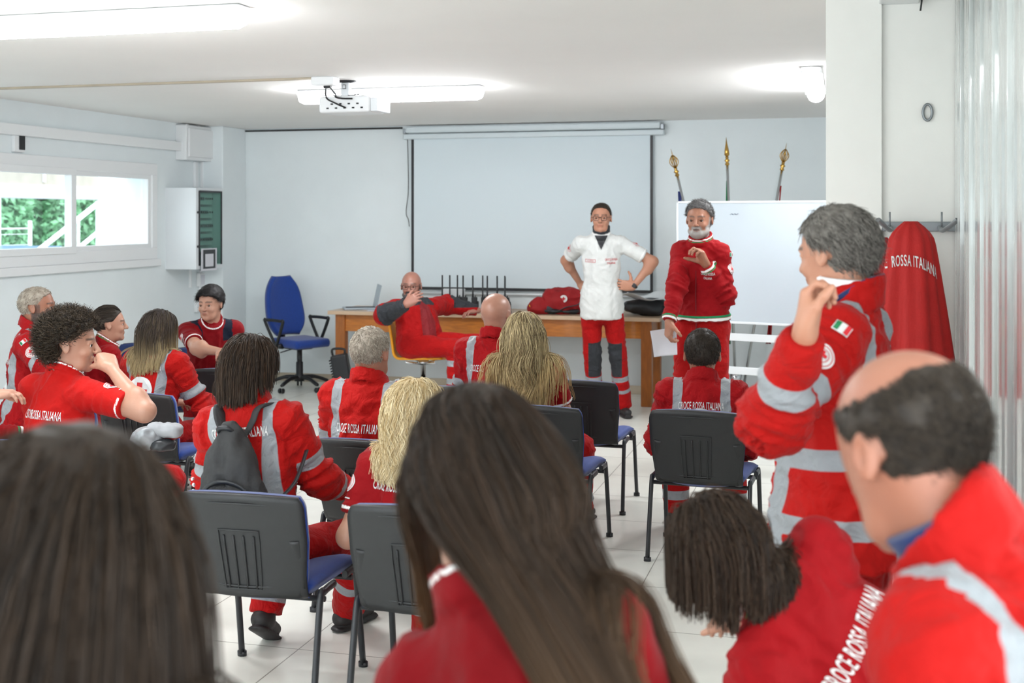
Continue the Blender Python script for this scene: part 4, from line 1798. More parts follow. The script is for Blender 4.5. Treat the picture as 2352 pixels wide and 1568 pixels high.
def poly2d(pts):
    v = np.array([(x, y, 0) for x, y in pts])
    return v, [tuple(range(len(v)))]


def disc2d(r, n=28, c=(0, 0)):
    return poly2d([(c[0] + r * math.cos(2 * pi * k / n), c[1] + r * math.sin(2 * pi * k / n)) for k in range(n)])


def ring2d(r0, r1, n=28):
    v = [(r * math.cos(2 * pi * k / n), r * math.sin(2 * pi * k / n), 0) for r in (r0, r1) for k in range(n)]
    return np.array(v), [(k, (k + 1) % n, n + (k + 1) % n, n + k) for k in range(n)]


def cross2d(a, w):
    return poly2d([(-w, -a), (w, -a), (w, -w), (a, -w), (a, w), (w, w), (w, a), (-w, a), (-w, w), (-a, w), (-a, -w), (-w, -w)])


def rect2d(x0, y0, x1, y1):
    return poly2d([(x0, y0), (x1, y0), (x1, y1), (x0, y1)])


def decal(name, layers, bvh, o, dr, up, parent, origin, grid=.012, lift=.0025, bend=None, maxd=.6):
    """layers: list of ((verts, faces), material).  Wraps them onto a surface along direction dr."""
    dr = Vector(dr).normalized()
    up = (Vector(up) - dr * dr.dot(Vector(up))).normalized()
    right = dr.cross(up)
    o = Vector(o)
    rnd = random.Random(5)
    bm = bmesh.new()
    names = []
    for li, ((v, f), mname) in enumerate(layers):
        if mname not in names:
            names.append(mname)
        b2 = bmesh.new()
        vs = [b2.verts.new(x) for x in v]
        for ff in f:
            try:
                b2.faces.new([vs[i] for i in ff])
            except ValueError:
                pass
        lo, hi = v.min(0), v.max(0)
        for ax in (0, 1):
            x = math.floor(lo[ax] / grid) * grid
            while x < hi[ax]:
                co = Vector((x, 0, 0)) if ax == 0 else Vector((0, x, 0))
                no = Vector((1, 0, 0)) if ax == 0 else Vector((0, 1, 0))
                bmesh.ops.bisect_plane(b2, geom=b2.verts[:] + b2.edges[:] + b2.faces[:], plane_co=co, plane_no=no, dist=1e-5)
                x += grid
        mp = {}
        dep = {}
        for x in b2.verts:
            px, py = x.co.x, x.co.y
            if bend:
                py = py + bend(px)
            src = o + right * px + up * py
            hit, nn, _, _ = bvh.ray_cast(src - dr * .25, dr, maxd + .25)
            miss = hit is None
            if miss:
                near = bvh.find_nearest(src)
                hit, nn = near[0], near[1]
            if nn.dot(dr) > 0:
                nn = -nn
            dep[x] = (hit - src).dot(dr) if not miss else rnd.random() * 99
            mp[x] = bm.verts.new(hit - dr * (lift * (1 + .6 * li)) + nn * lift * .3 - A_v(origin))
        for fc in b2.faces:
            ds = [dep[x] for x in fc.verts]
            if max(ds) - min(ds) > grid * 1.7:
                continue
            try:
                g = bm.faces.new([mp[x] for x in fc.verts])
                g.material_index = names.index(mname)
            except ValueError:
                pass
        b2.free()
    return obj(name, bm, None, parent, mats=names)


def A_v(x):
    return Vector((float(x[0]), float(x[1]), float(x[2])))


def bvh_of(o):
    me = o.data
    off = o.matrix_basis.translation if o.parent is None else None
    return me


def badge(r):
    return [(disc2d(r), 'letter_white'), (ring2d(r * .80, r * .86), 'letter_red'), (ring2d(r * .52, r * .57), 'letter_red'), (cross2d(r * .38, r * .13), 'letter_red')]


def flag2d(w, h):
    return [(rect2d(-w, -h, w, h), 'letter_white'), (rect2d(-w * .9, -h * .8, -w * .35, h * .8), 'green_fabric'), (rect2d(w * .35, -h * .8, w * .9, h * .8), 'letter_red')]
# ------------------------------------------------------------------ people
def rz(d):
    return np.array(Matrix.Rotation(math.radians(d), 3, 'Z'))


def rx(d):
    return np.array(Matrix.Rotation(math.radians(d), 3, 'X'))


def ry(d):
    return np.array(Matrix.Rotation(math.radians(d), 3, 'Y'))


CAM = A((0, 0, CH))
# columns: right, up and towards-the-viewer, for describing how a hand is held
CAMR = np.stack([A((cT, sT, 0)), A((0, 0, 1)), A((sT, -cT, 0))], 1)


def reach(prev, u, v, L, side='n'):
    """point on the sight line through pixel (u, v) at distance L from prev; nearer or farther solution"""
    d = A(P(u, v, 1.0)) - CAM
    d /= np.linalg.norm(d)
    w = prev - CAM
    tc_ = w @ d
    perp2 = w @ w - tc_ ** 2
    disc = L * L - perp2
    if disc <= 0:
        q = CAM + d * tc_
        return prev + (q - prev) / np.linalg.norm(q - prev) * L
    s = math.sqrt(disc)
    return CAM + d * (tc_ - s if side == 'n' else tc_ + s)


def nz(v):
    v = A(v)
    return v / (np.linalg.norm(v) + 1e-9)


def hand_field(w, f, n, right, s=1.0, curl=(25, 25, 25, 25), thumb=(.55, .75, .25), spread=4, tcurl=20):
    """w wrist, f finger direction, n palm-facing direction"""
    f = nz(f)
    n = nz(A(n) - f * (A(n) @ f))
    side = np.cross(f, n) if right else np.cross(n, f)   # towards the thumb
    F_ = Field()
    kn = []
    for i, (o, L) in enumerate(((.030, .072), (.010, .080), (-.010, .075), (-.029, .058))):
        k = w + f * (.092 - (.004, 0, .004, .012)[i]) * s + side * o * s - n * .004 * s
        kn.append((k, L * s, o))
        F_.add(Cone(w + f * .012 * s + side * o * .55 * s, k, .0165 * s, .0115 * s), .02)
    F_.add(Ell(w + f * .055 * s + n * .006 * s, (.042 * s, .048 * s, .016 * s), np.stack([side, f, n], 1)), .015)
    for i, (k, L, o) in enumerate(kn):
        a = (curl[i] if hasattr(curl, '__len__') else curl)
        d = nz(f + side * math.tan(math.radians(spread * (1.2, .3, -.5, -1.5)[i])))
        p = k
        r = (.0092, .0095, .009, .008)[i] * s
        ang = 0
        for j, fr in enumerate((.45, .31, .24)):
            ang += math.radians(a * (.8, 1.1, .7)[j])
            dd = d * math.cos(ang) + n * math.sin(ang)
            q = p + dd * L * fr
            F_.add(Cone(p, q, r, r * .9), .006)
            p = q
            r *= .9
    td = nz(f * thumb[0] + side * thumb[1] + n * thumb[2])
    p = w + f * .022 * s + side * .022 * s + n * .006 * s
    q = p + td * .046 * s
    F_.add(Cone(p, q, .017 * s, .0125 * s), .02)
    td2 = nz(td * math.cos(math.radians(tcurl)) + (n * .6 + f * .6 - side * .3) * math.sin(math.radians(tcurl)))
    p, q = q, q + td2 * .033 * s
    F_.add(Cone(p, q, .0115 * s, .0105 * s), .006)
    td3 = nz(td2 * math.cos(math.radians(tcurl)) + (n * .6 + f * .6 - side * .3) * math.sin(math.radians(tcurl)))
    F_.add(Cone(q, q + td3 * .024 * s, .0105 * s, .008 * s), .006)
    return F_


PEOPLE = {}


def person(key, label, top, hd=0, sit=True, s=1.0, hipz=None, lean=4, roll=0, twist=0, hy=0, hp=0, hr=0, sw=1.0, build=1.0,
           skin_m=None, top_m='jacket_cloth', kind='jacket', pants_m='trouser_cloth', arms=None, legs=None, hair=None, face=False,
           marks=True, hand_h=.0042, head_h=.0055, g_h=.0095, feet=True, neckf=.0, pants=True, hems=None, head_s=1.0, beard=None, torso=None, hidden_arms=(), headup=0, kneepads=False, seed=1, collar=1.0, text_back=None, cross=False, ears=True, hbands=(), hair_top=0.012, seat=None, neck=.135, belly=None):
    H_ = rz(hd)
    Rt = H_ @ rz(twist) @ rx(-lean) @ ry(roll)
    Rh = H_ @ rz(hy) @ rx(-hp) @ ry(hr)
    hs = s * head_s
    # head centre from the top of the skull
    if hipz is None:
        hipz = .475 if sit else .93 * s
    tl0 = .50 * s
    dd_ = top[2]
    for it_ in range(4):
        T = A(P(top[0], top[1], dd_))
        Hc = T - Rh @ A((0, -.01, .118)) * hs - A((0, 0, hair_top))
        nb_off = nz(Rh[:, 2] * .5 + Rt[:, 2] * .7)
        N = Hc - nb_off * (neck * hs) - (Rh[:, 1] * (.018 + neckf)) * s
        cosl = max(Rt[2, 2], .3)
        tl = (N[2] - hipz) / cosl
        tors = torso or float(np.clip(tl / tl0, .72, 1.2))
        Ls = tl0 * tors
        hip = N - Rt[:, 2] * Ls + Rt[:, 1] * .01
        if seat is None:
            break
        dd_ += (seat.y + .045 - hip[1]) / cT
    # print('PERSON %-10s hipz %.2f want %.2f torso %.2f  top z %.2f' % (key, hip[2], hipz, tl / tl0, T[2]))
    org = A((hip[0], hip[1], 0.0))
    W = lambda x, y, z: hip + Rt @ A((x, y, z))
    root_name = 'person'
    s2 = s * sw
    up = Ls / .5          # torso vertical stretch
    sh = {}
    for sd, k in ((-1, 'L'), (1, 'R')):
        sh[k] = W(sd * .165 * s2, -.005, .435 * up)
    UA, FA = .285 * s, .255 * s
    el, wr = {}, {}
    arms = arms or {}
    for sd, k in ((-1, 'L'), (1, 'R')):
        a = arms.get(k, {})
        if 'e' in a:
            el[k] = reach(sh[k], a['e'][0], a['e'][1], UA * a.get('ul', 1), a['e'][2])
        else:
            dv = a.get('ed', (sd * .22, .35, -1) if sit else (sd * .12, -.05, -1))
            el[k] = sh[k] + H_ @ nz(dv) * UA
        if 'w' in a:
            wr[k] = reach(el[k], a['w'][0], a['w'][1], FA * a.get('fl', 1), a['w'][2])
        else:
            dv = a.get('wd', (-sd * .25, 1, -.12) if sit else (0, .15, -1))
            wr[k] = el[k] + H_ @ nz(dv) * FA
    hp_, kn_, an_ = {}, {}, {}
    legs = legs or {}
    for sd, k in ((-1, 'L'), (1, 'R')):
        hp_[k] = hip + (Rt if not sit else H_) @ A((sd * .088 * s, 0, 0))
        l = legs.get(k, {})
        if sit:
            kn_[k] = hp_[k] + H_ @ nz(l.get('kd', (sd * .16, 1, -.03))) * .42 * s
            if 'a' in l:
                an_[k] = A(G(*l['a']))
                an_[k][2] = .08
            else:
                ad = l.get('ad', (0, -.02, -1))
                dz = kn_[k][2] - l.get('az', .09)
                v = H_ @ A(ad)
                an_[k] = kn_[k] + v / abs(v[2]) * dz
        else:
            if 'a' in l:
                an_[k] = A(G(*l['a'])); an_[k][2] = .085
            else:
                an_[k] = A((hp_[k][0], hp_[k][1], .085)) + H_ @ A((sd * .05, 0, 0))
            mid = (hp_[k] + an_[k]) / 2
            kn_[k] = mid + H_ @ A((0, .025, .02)) + (H_ @ A(l['kd']) if 'kd' in l else 0)
    fwd = H_[:, 1]
    skm = skin_m or 'skin_mid'
    # ---------------- head field
    c = lambda x, y, z: Hc + Rh @ (A((x, y, z)) * hs)
    HF = Field()
    HF.add(Ell(c(0, -.012, .028), A((.077, .098, .088)) * hs, Rh))
    HF.add(Ell(c(0, .022, -.03), A((.060, .066, .078)) * hs, Rh), .03)
    HF.add(Cone(c(-.03, .045, -.082), c(.03, .045, -.082), .022 * hs, .022 * hs), .03)
    HF.add(Ell(c(0, .072, -.094), A((.020, .018, .018)) * hs, Rh), .02)
    HF.add(Cone(c(0, -.025, -.05), N + Rt @ A((0, .008, -.02)), .056 * s * (.9 + .1 * build), .056 * s * (.7 + .3 * build)), .03)
    if face:
        HF.add(Cone(c(-.034, .078, .022), c(.034, .078, .022), .010 * hs, .010 * hs), .014)
        for sd in (-1, 1):
            HF.sub(Ell(c(sd * .031, .096, .002), A((.019, .016, .012)) * hs, Rh), .012)
            HF.add(Ell(c(sd * .036, .062, -.03), A((.022, .022, .02)) * hs, Rh), .018)
            HF.add(Cone(c(sd * .018, .084, .0085), c(sd * .044, .075, .0065), .0058 * hs, .0058 * hs), .004)
            HF.add(Cone(c(sd * .019, .082, -.0072), c(sd * .042, .076, -.0072), .0042 * hs, .0042 * hs), .004)
        HF.add(Cone(c(0, .086, .012), c(0, .108, -.026), .0075 * hs, .0115 * hs), .008)
        for sd in (-1, 1):
            HF.add(Ell(c(sd * .012, .098, -.030), A((.008, .009, .0075)) * hs, Rh), .005)
            HF.sub(Ell(c(sd * .007, .104, -.040), A((.0035, .004, .004)) * hs, Rh), .003)
        HF.add(Cone(c(-.018, .086, -.053), c(.018, .086, -.053), .006 * hs, .006 * hs), .006)
        HF.add(Cone(c(-.015, .085, -.063), c(.015, .085, -.063), .0068 * hs, .0068 * hs), .006)
        HF.sub(Cone(c(-.022, .096, -.0575), c(.022, .096, -.0575), .0030 * hs * (2.6 if face == 'talk' else 1), .0030 * hs * (2.6 if face == 'talk' else 1)), .003)
    else:
        HF.add(Cone(c(0, .083, .01), c(0, .102, -.026), .008 * hs, .012 * hs), .01)
    if ears:
        for sd in (-1, 1):
            Re = Rh @ rz(sd * -18) @ rx(12)
            HF.add(Ell(c(sd * .079, -.010, -.003), A((.0085, .018, .032)) * hs, Re), .006)
            HF.sub(Ell(c(sd * .088, -.006, .0), A((.006, .010, .019)) * hs, Re), .004)
    if beard and beard.get('bulk'):
        HF.add(Ell(c(0, .058, -.095), A((.042, .036, .030)) * hs * beard['bulk'], Rh), .02)
        HF.add(Cone(c(-.05, .03, -.07), c(-.02, .07, -.085), .02 * hs, .022 * hs), .015)
        HF.add(Cone(c(.05, .03, -.07), c(.02, .07, -.085), .02 * hs, .022 * hs), .015)
    lo, hi = HF.box(.02)
    parts = []
    hv_, hq = surf(HF, lo, hi, head_h)
    hv_ = relax(hv_, hq, 1, .3)
    q = (hv_ - Hc) @ Rh / hs
    sm = lambda e: np.clip(e * 250 + .5, 0, 1)
    at = {}
    be = np.zeros(len(q))
    if beard:
        line = -.028 - .9 * (q[:, 1] - .02) * (q[:, 1] > .02) * .28
        side_ = np.abs(q[:, 0])
        be = sm(np.minimum(np.minimum(line - q[:, 2], q[:, 1] + .022), q[:, 2] + .135))
        mouth = np.sqrt((q[:, 0] / .021) ** 2 + ((q[:, 2] + .0575) / .0095) ** 2)
        be = np.where((mouth < 1) & (q[:, 1] > .05), 0, be)
        cheek = np.minimum(np.minimum(q[:, 2] + .062, .052 - side_), q[:, 1] - .05)
        cheek_in = sm(cheek) * (1 - sm(np.minimum(q[:, 2] + .062, -.030 - q[:, 2]) * 1.0) * sm(.034 - side_))
        be = be * (1 - np.clip(cheek_in, 0, 1))
        must = sm(np.minimum(np.minimum(-.036 - q[:, 2], q[:, 2] + .053), np.minimum(.03 - side_, q[:, 1] - .05)))
        be = np.maximum(be, must)
        side_burn = sm(np.minimum(np.minimum(side_ - .05, .03 - q[:, 1]), np.minimum(q[:, 1] + .012, .02 - q[:, 2])) ) * sm(q[:, 2] + .05)
        be = np.maximum(be, side_burn * .8) * beard.get('w', 1) * (side_ < .0765)
        nn = vnoise(q * 260, 3)
        be = be * (.75 + .4 * nn)
    at['beard'] = np.clip(be, 0, 1)
    at['lip'] = sm(np.minimum(.0078 * (1 - (q[:, 0] / .024) ** 2) - np.abs(q[:, 2] + .058), np.minimum(.020 - np.abs(q[:, 0]), q[:, 1] - .06))) * (.6 if face else 0)
    bz = .0235 + .006 * (1 - ((np.abs(q[:, 0]) - .03) / .02) ** 2) * .6
    at['brow_and_shade'] = sm(np.minimum(np.minimum(.0042 - np.abs(q[:, 2] - bz), .0205 - np.abs(np.abs(q[:, 0]) - .031)), q[:, 1] - .05)) * (.85 if face else .6)
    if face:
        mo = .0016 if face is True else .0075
        slit_shade = sm(np.minimum(mo * (1 - (q[:, 0] / .022) ** 2) - np.abs(q[:, 2] + .0575), q[:, 1] - .06)) * (.55 if face is True else .9)  # shade of the mouth opening, painted into the skin with the eyebrow colour
        at['brow_and_shade'] = np.maximum(at['brow_and_shade'], slit_shade)
        nostril_shade = sm(np.minimum(.0032 - np.sqrt((np.abs(q[:, 0]) - .007) ** 2 + (q[:, 2] + .0385) ** 2), q[:, 1] - .08)) * .7  # shade in the nostril hollows, painted dark into the skin colour
        at['brow_and_shade'] = np.maximum(at['brow_and_shade'], nostril_shade)
    if hair and hair.get('stub'):
        hl = hairline(q, hair)
        at['brow_and_shade'] = np.maximum(at['brow_and_shade'], np.clip(hl * 60 + .2, 0, 1) * hair['stub'])
    parts.append((hv_, hq, np.zeros(len(hq), int), at))
    if face:
        for sd in (-1, 1):
            bm = bmesh.new()
            bmesh.ops.create_uvsphere(bm, u_segments=14, v_segments=10, radius=.0115 * hs)
            bm.verts.ensure_lookup_table()
            bm.faces.ensure_lookup_table()
            vv = np.array([x.co[:] for x in bm.verts])
            ff = []
            mm = []
            for f in bm.faces:
                ids = [x.index for x in f.verts]
                if len(ids) == 3:
                    ids.append(ids[-1])
                cc = vv[ids].mean(0)
                ff.append(ids)
            bm.free()
            # pole to the front
            vv = vv[:, [0, 2, 1]] * A((1, 1, -1))
            ff = [list(i) for i in ff]
            for i in ff:
                cc = vv[i].mean(0)
                mm.append(2 if (cc[1] > 0 and math.hypot(cc[0], cc[2]) < .0086 * hs) else 1)
            vv = vv @ Rh.T + c(sd * .031, .0745, .0005)
            ff = np.array(ff)
            parts.append((vv, ff, np.array(mm), {}))
    # ---------------- hands and bare forearms
    short = kind in ('polo', 'vneck')
    for sd, k in ((-1, 'L'), (1, 'R')):
        if k in hidden_arms:
            continue
        a = arms.get(k, {})
        fdir = nz(wr[k] - el[k])
        f = H_ @ nz(a['f']) if 'f' in a else fdir
        n = H_ @ nz(a['n']) if 'n' in a else H_ @ A((-sd * .3, -.1, -1))
        if 'fi' in a:
            f = nz(CAMR @ A(a['fi']))
        if 'ni' in a:
            n = nz(CAMR @ A(a['ni']))
        HFd = hand_field(wr[k], f, n, k == 'R', s * a.get('hs', 1.0), a.get('curl', 28), a.get('thumb', (.55, .75, .25)), a.get('spread', 4), a.get('tcurl', 20))
        HFd.add(Cone(wr[k] + fdir * .0, wr[k] + nz(f) * .02 * s, .021 * s, .021 * s, fl=(nz(n), .8)), .02)
        start = .0 if short else .72
        HFd.add(Cone(el[k] + (wr[k] - el[k]) * start, wr[k], (.041 * (1 - start) + .028 * start) * s * build, .024 * s), .015)
        if short:
            HFd.add(Cone(sh[k] + (el[k] - sh[k]) * .35, el[k], .047 * s * build, .040 * s * build), .03)
            HFd.add(Ell(el[k] + (wr[k] - el[k]) * .2, A((.040, .040, .06)) * s * build), .03)
        lo, hi = HFd.box(.015)
        v_, q_ = surf(HFd, lo, hi, hand_h)
        parts.append((v_, q_, np.zeros(len(q_), int), {}))
    # ---------------- hidden core under the clothes, so the body is whole
    BF = Field()
    BF.add(Ell(W(0, .0, .30 * up), A((.135, .085, .18)) * s, Rt))
    BF.add(Ell(W(0, .0, .05), A((.13, .085, .13)) * s, Rt), .05)
    BF.add(Cone(W(0, .01, .36 * up), N + Rt[:, 1] * .012, .05 * s, .042 * s), .05)
    for k in 'LR':
        BF.add(Cone(W((-1 if k == 'L' else 1) * .1 * s2, 0, .43 * up), sh[k], .045 * s, .04 * s), .03)
        BF.add(Cone(sh[k], el[k], .036 * s, .03 * s), .02)
        BF.add(Cone(el[k], wr[k], .028 * s, .02 * s), .02)
        BF.add(Cone(hp_[k], kn_[k], .06 * s, .042 * s), .04)
        BF.add(Cone(kn_[k], an_[k], .04 * s, .03 * s), .02)
    lo, hi = BF.box(.03)
    v_, q_ = surf(BF, lo, hi, .02)
    parts.append((v_, q_, np.zeros(len(q_), int), {}))
    # assemble the body
    vs, qs, ms, ats = [], [], [], {'beard': [], 'lip': [], 'brow_and_shade': []}
    off = 0
    for v_, q_, m_, a_ in parts:
        vs.append(v_)
        qs.append(q_ + off)
        ms.append(m_)
        off += len(v_)
        for kk in ats:
            ats[kk].append(a_.get(kk, np.zeros(len(v_))))
    body = npmesh(root_name, np.concatenate(vs), np.concatenate(qs), [skm, 'eye_white', 'eye_iris'], None, org, {k: np.concatenate(x) for k, x in ats.items()}, np.concatenate(ms))
    body.data.validate()
    body.location = A_v(org)
    tag(body, label, 'person')
    # ---------------- upper garment
    jk = kind == 'jacket'
    ex = {'jacket': .020, 'sweat': .014, 'polo': .010, 'vneck': .010}[kind]
    TF = Field()
    b_ = build
    TF.add(Ell(W(0, .005, .315 * up), A(((.142 * sw + ex) * s, (.098 * b_ + ex) * s, .165 * s)), Rt))
    TF.add(Ell(W(0, .015, .15 * up), A(((.135 * b_ + ex) * s, (.098 * b_ + ex) * s, .19 * s)), Rt), .08)
    TF.add(Ell(W(0, .0, .0), A(((.150 * b_ + ex) * s, (.110 + ex) * s, .15 * s)), Rt), .08)
    TF.add(Cone(W(-.11 * s2, -.005, .42 * up), W(.11 * s2, -.005, .42 * up), (.042 + ex) * s, (.042 + ex) * s), .05)
    TF.add(Cone(W(0, -.005, .43 * up), N + Rt @ A((0, 0, -.01)), (.065 + ex * .5) * s, (.052) * s * b_), .07)
    for k in 'LR':
        TF.add(Cone(N + Rt @ A((0, -.005, -.03)), sh[k], (.045 + ex * .4) * s, (.046 + ex * .7) * s), .04)
    for by, bz, br in (belly or ()):
        TF.add(Ell(W(0, by, bz), A((.15, .12, br)) * s, Rt), .08)
    AF = {}
    for k in 'LR':
        F1 = Field()
        if short:
            F1.add(Cone(sh[k], el[k], (.050 + ex) * s * b_, (.050 + ex) * s * b_, cut=(-9, .70)), .03)
        else:
            F1.add(Cone(sh[k], el[k], (.048 + ex) * s * b_, (.045 + ex) * s * b_), .03)
            F1.add(Cone(el[k], wr[k], (.046 + ex) * s * b_, (.032 + ex * .8) * s, cut=(-9, arms.get(k, {}).get('cuff', .97))), .035)
        AF[k] = F1
    hem = ({'jacket': -.03, 'sweat': -.0, 'polo': -.01, 'vneck': -.0}[kind] if sit else {'jacket': -.13, 'sweat': -.05, 'polo': -.12, 'vneck': -.08}[kind]) if hems is None else hems
    HEM = (lambda p: -((p - hip) @ Rt[:, 2] - hem))
    if jk and not sit:
        TF.add(Cone(W(0, 0, 0), W(0, 0.0, hem - .02), (.150 + ex) * s * b_, (.165 + ex) * s * b_, fl=(Rt[:, 1], .80)), .06)
    elif kind in ('polo', 'sweat', 'vneck') and not sit:
        TF.add(Cone(W(0, 0, .05), W(0, 0.0, hem - .02), (.150 + ex) * s * b_, (.160 + ex) * s * b_, fl=(Rt[:, 1], .80)), .06)
    nk = Hc - Rh @ A((0, .02, .09)) * hs
    NR = np.array(nz_frame(nz(nk - N), Rt[:, 1]))
    col_h = {'jacket': .032, 'sweat': .026, 'polo': .020, 'vneck': .02}[kind] * collar
    CF = Ring(N + NR[:, 2] * .018 * s + NR[:, 1] * .004, NR, (.073 + (.008 if jk else 0)) * s * (.75 + .25 * b_), (.066 + (.010 if jk else 0)) * s * (.75 + .25 * b_), col_h * s, max(.006, g_h * .85), 1.08, tilt=-.35)

    def top_fn(p, wrinkle=True):
        d = TF(p)
        ht = (p - hip) @ Rt[:, 2]
        d = smax(d, -(ht - hem), .012)
        for k in 'LR':
            d = smin(d, AF[k](p), .045)
        d = smin(d, CF(p), .014)
        return d
    lo1, hi1 = TF.box(.03)
    for k in 'LR':
        a_, b2 = AF[k].box(.03)
        lo1, hi1 = np.minimum(lo1, a_), np.maximum(hi1, b2)
    gv, gq = surf(top_fn, lo1, hi1, g_h)
    gv = relax(gv, gq, 1, .4)
    gn = vnormals(gv, gq)
    ql = (gv - hip) @ Rt
    dT = TF(gv)
    dA = {k: AF[k](gv) for k in 'LR'}
    dC = CF(gv)
    amin = np.minimum(dA['L'], dA['R'])
    isarm = (amin < dT - .004)
    wr_amp = {'jacket': .017, 'sweat': .014, 'polo': .011, 'vneck': .011}[kind] * (.8 if top_m == 'softshell_cloth' else 1)
    # folds
    wp = (vnoise(ql * 7 + 11, seed + 20) - .5) * 2.2
    tz = ql * A((13, 13, 5)) + seed * 7.3 + wp[:, None]
    f1 = 1 - np.abs(2 * vnoise(tz, seed) - 1)
    f2 = 1 - np.abs(2 * vnoise(ql @ np.array(Matrix.Rotation(.8, 3, 'Y')) * A((30, 22, 9)) + 3.1 + wp[:, None], seed + 5) - 1)
    f3 = 1 - np.abs(2 * vnoise(ql @ np.array(Matrix.Rotation(-.7, 3, 'Y')) * A((26, 20, 8)) + 8.1 + wp[:, None], seed + 6) - 1)
    disp = (f1 ** 2 - .45) * wr_amp + (f2 ** 2 - .4) * wr_amp * .5 + (f3 ** 2 - .4) * wr_amp * .5
    UAi = {}
    for k in 'LR':
        ua = (gv - sh[k]) @ nz(el[k] - sh[k])
        fa = (gv - el[k]) @ nz(wr[k] - el[k])
        nf_ = Cone(el[k], wr[k], .03, .03)(gv) - Cone(sh[k], el[k], .03, .03)(gv)
        UAi[k] = (np.where(nf_ < 0, np.maximum(ua, UA + .02) * 0 + 9, ua), np.where(nf_ < 0, fa, -9))
        d_el = np.linalg.norm(gv - el[k], axis=1)
        nearest = dA[k] < dA['R' if k == 'L' else 'L']
        on = isarm & nearest
        along = np.where(nf_ < 0, fa + UA, ua)
        ph = along[:, None] * A((1, 0, 0)) * 30 + ql * 8 + seed + wp[:, None]
        fr = 1 - np.abs(2 * vnoise(ph, seed + 11) - 1)
        amp = wr_amp * (.7 + 1.3 * np.exp(-(d_el / .10) ** 2))
        disp = np.where(on, (fr ** 1.6 - .5) * amp * 1.25, disp)
    disp = np.where(dC < .01, disp * .25, disp)
    gv2 = gv + gn * disp[:, None]
    big = np.full(len(gv), .5)
    band, dark, trim, acc = big.copy(), big.copy(), big.copy(), big.copy()
    x, z = ql[:, 0], ql[:, 2]
    if jk:
        tb = np.maximum(np.abs(np.abs(x) - .118 * s) - .024 * s, np.where(isarm, .3, -.3))
        band = np.minimum(band, tb)
        for hz in hbands:
            band = np.minimum(band, np.maximum(np.abs(z - hz) - .026, np.where(isarm, .3, -.3)))
        for k in 'LR':
            on = isarm & (dA[k] <= dA['R' if k == 'L' else 'L'])
            ua, fa = UAi[k]
            e1 = np.abs(ua - .62 * UA) - .025
            e2 = np.abs(fa - .45 * FA) - .025
            band = np.where(on, np.minimum(band, np.minimum(e1, e2)), band)
        band = np.where(dC < .012, .5, band)
    if kind == 'sweat' or short:
        # white and green edging at collar, cuffs and hem
        ct = (gv - (N + NR[:, 2] * .018 * s)) @ NR
        cz_ = ct[:, 2] + .35 * ct[:, 1]
        on = dC < .004
        trim = np.where(on, np.abs(cz_ - col_h * .62) - .0042, trim)
        acc = np.where(on & (kind == 'sweat'), np.abs(cz_ - col_h * .18) - .0036, acc)
        for k in 'LR':
            onk = isarm & (dA[k] <= dA['R' if k == 'L' else 'L'])
            ua, fa = UAi[k]
            if short:
                trim = np.where(onk, np.abs(ua - .655 * UA) - .0048, trim)
            else:
                cf = arms.get(k, {}).get('cuff', .97) * FA
                trim = np.where(onk & (fa > .1), np.abs(fa - (cf - .010)) - .006, trim)
                acc = np.where(onk & (fa > .1), np.abs(fa - (cf - .024)) - .005, acc)
        if kind == 'sweat':
            trim = np.where(~isarm & (dC > .01), np.minimum(trim, np.abs(z - (hem + .014)) - .008), trim)
            acc = np.where(~isarm & (dC > .01), np.minimum(acc, np.abs(z - (hem + .032)) - .007), acc)
    if kind == 'jacket' and top_m == 'softshell_cloth':
        band = big.copy()
        dark = np.where(~isarm, np.maximum(.43 * up - z, np.abs(x) - .19), dark)
        for k in 'LR':
            onk = isarm & (dA[k] <= dA['R' if k == 'L' else 'L'])
            ua, fa = UAi[k]
            side_ = (gv - el[k]) @ A((0, 0, 1))
            dark = np.where(onk & (fa > -.09), np.maximum(np.abs(fa - .10) - .17, -(side_ * (1 if k == 'L' else -1)) - .02 if k == 'L' else .0 - ((gv - el[k]) @ A(P(0, 0, 0) - P(0, 0, 1)).ravel()) - .01), dark)
    if kind == 'vneck':
        dark = np.where(~isarm, np.maximum(np.maximum(.40 * up - z, np.abs(np.abs(x) - .12) - .05), -.5), dark)
        dark = np.where(dC < .008, .4, dark)
    garment = npmesh({'jacket': 'jacket', 'sweat': 'sweatshirt', 'polo': 'polo_shirt', 'vneck': 'polo_shirt'}[kind], gv2, gq, [top_m], body, org,
                     {'band': band, 'dark': dark, 'trim': trim, 'accent': acc})
    bv = BVHTree.FromPolygons([Vector(x_) for x_ in gv2], [tuple(int(y) for y in q_) for q_ in gq])
    # ---------------- lettering and badges
    bk = -Rt[:, 1]
    if text_back:
        txt, tz_, tw, th_ = text_back[:4]
        mname = text_back[4] if len(text_back) > 4 else 'letter_white'
        bend = (lambda xx: -1.1 * xx * xx) if len(text_back) > 5 else None
        decal('lettering', [(text2d(txt, th_, tw), mname)], bv, W(0, -.3, tz_ * up), -bk, Rt[:, 2], body, org, bend=bend)
    if cross:
        r = .088
        decal('round_emblem', [(disc2d(r, 40), 'letter_white'), (cross2d(r * .62, r * .21), 'letter_red')], bv, W(0, -.3, cross * up), -bk, Rt[:, 2], body, org)
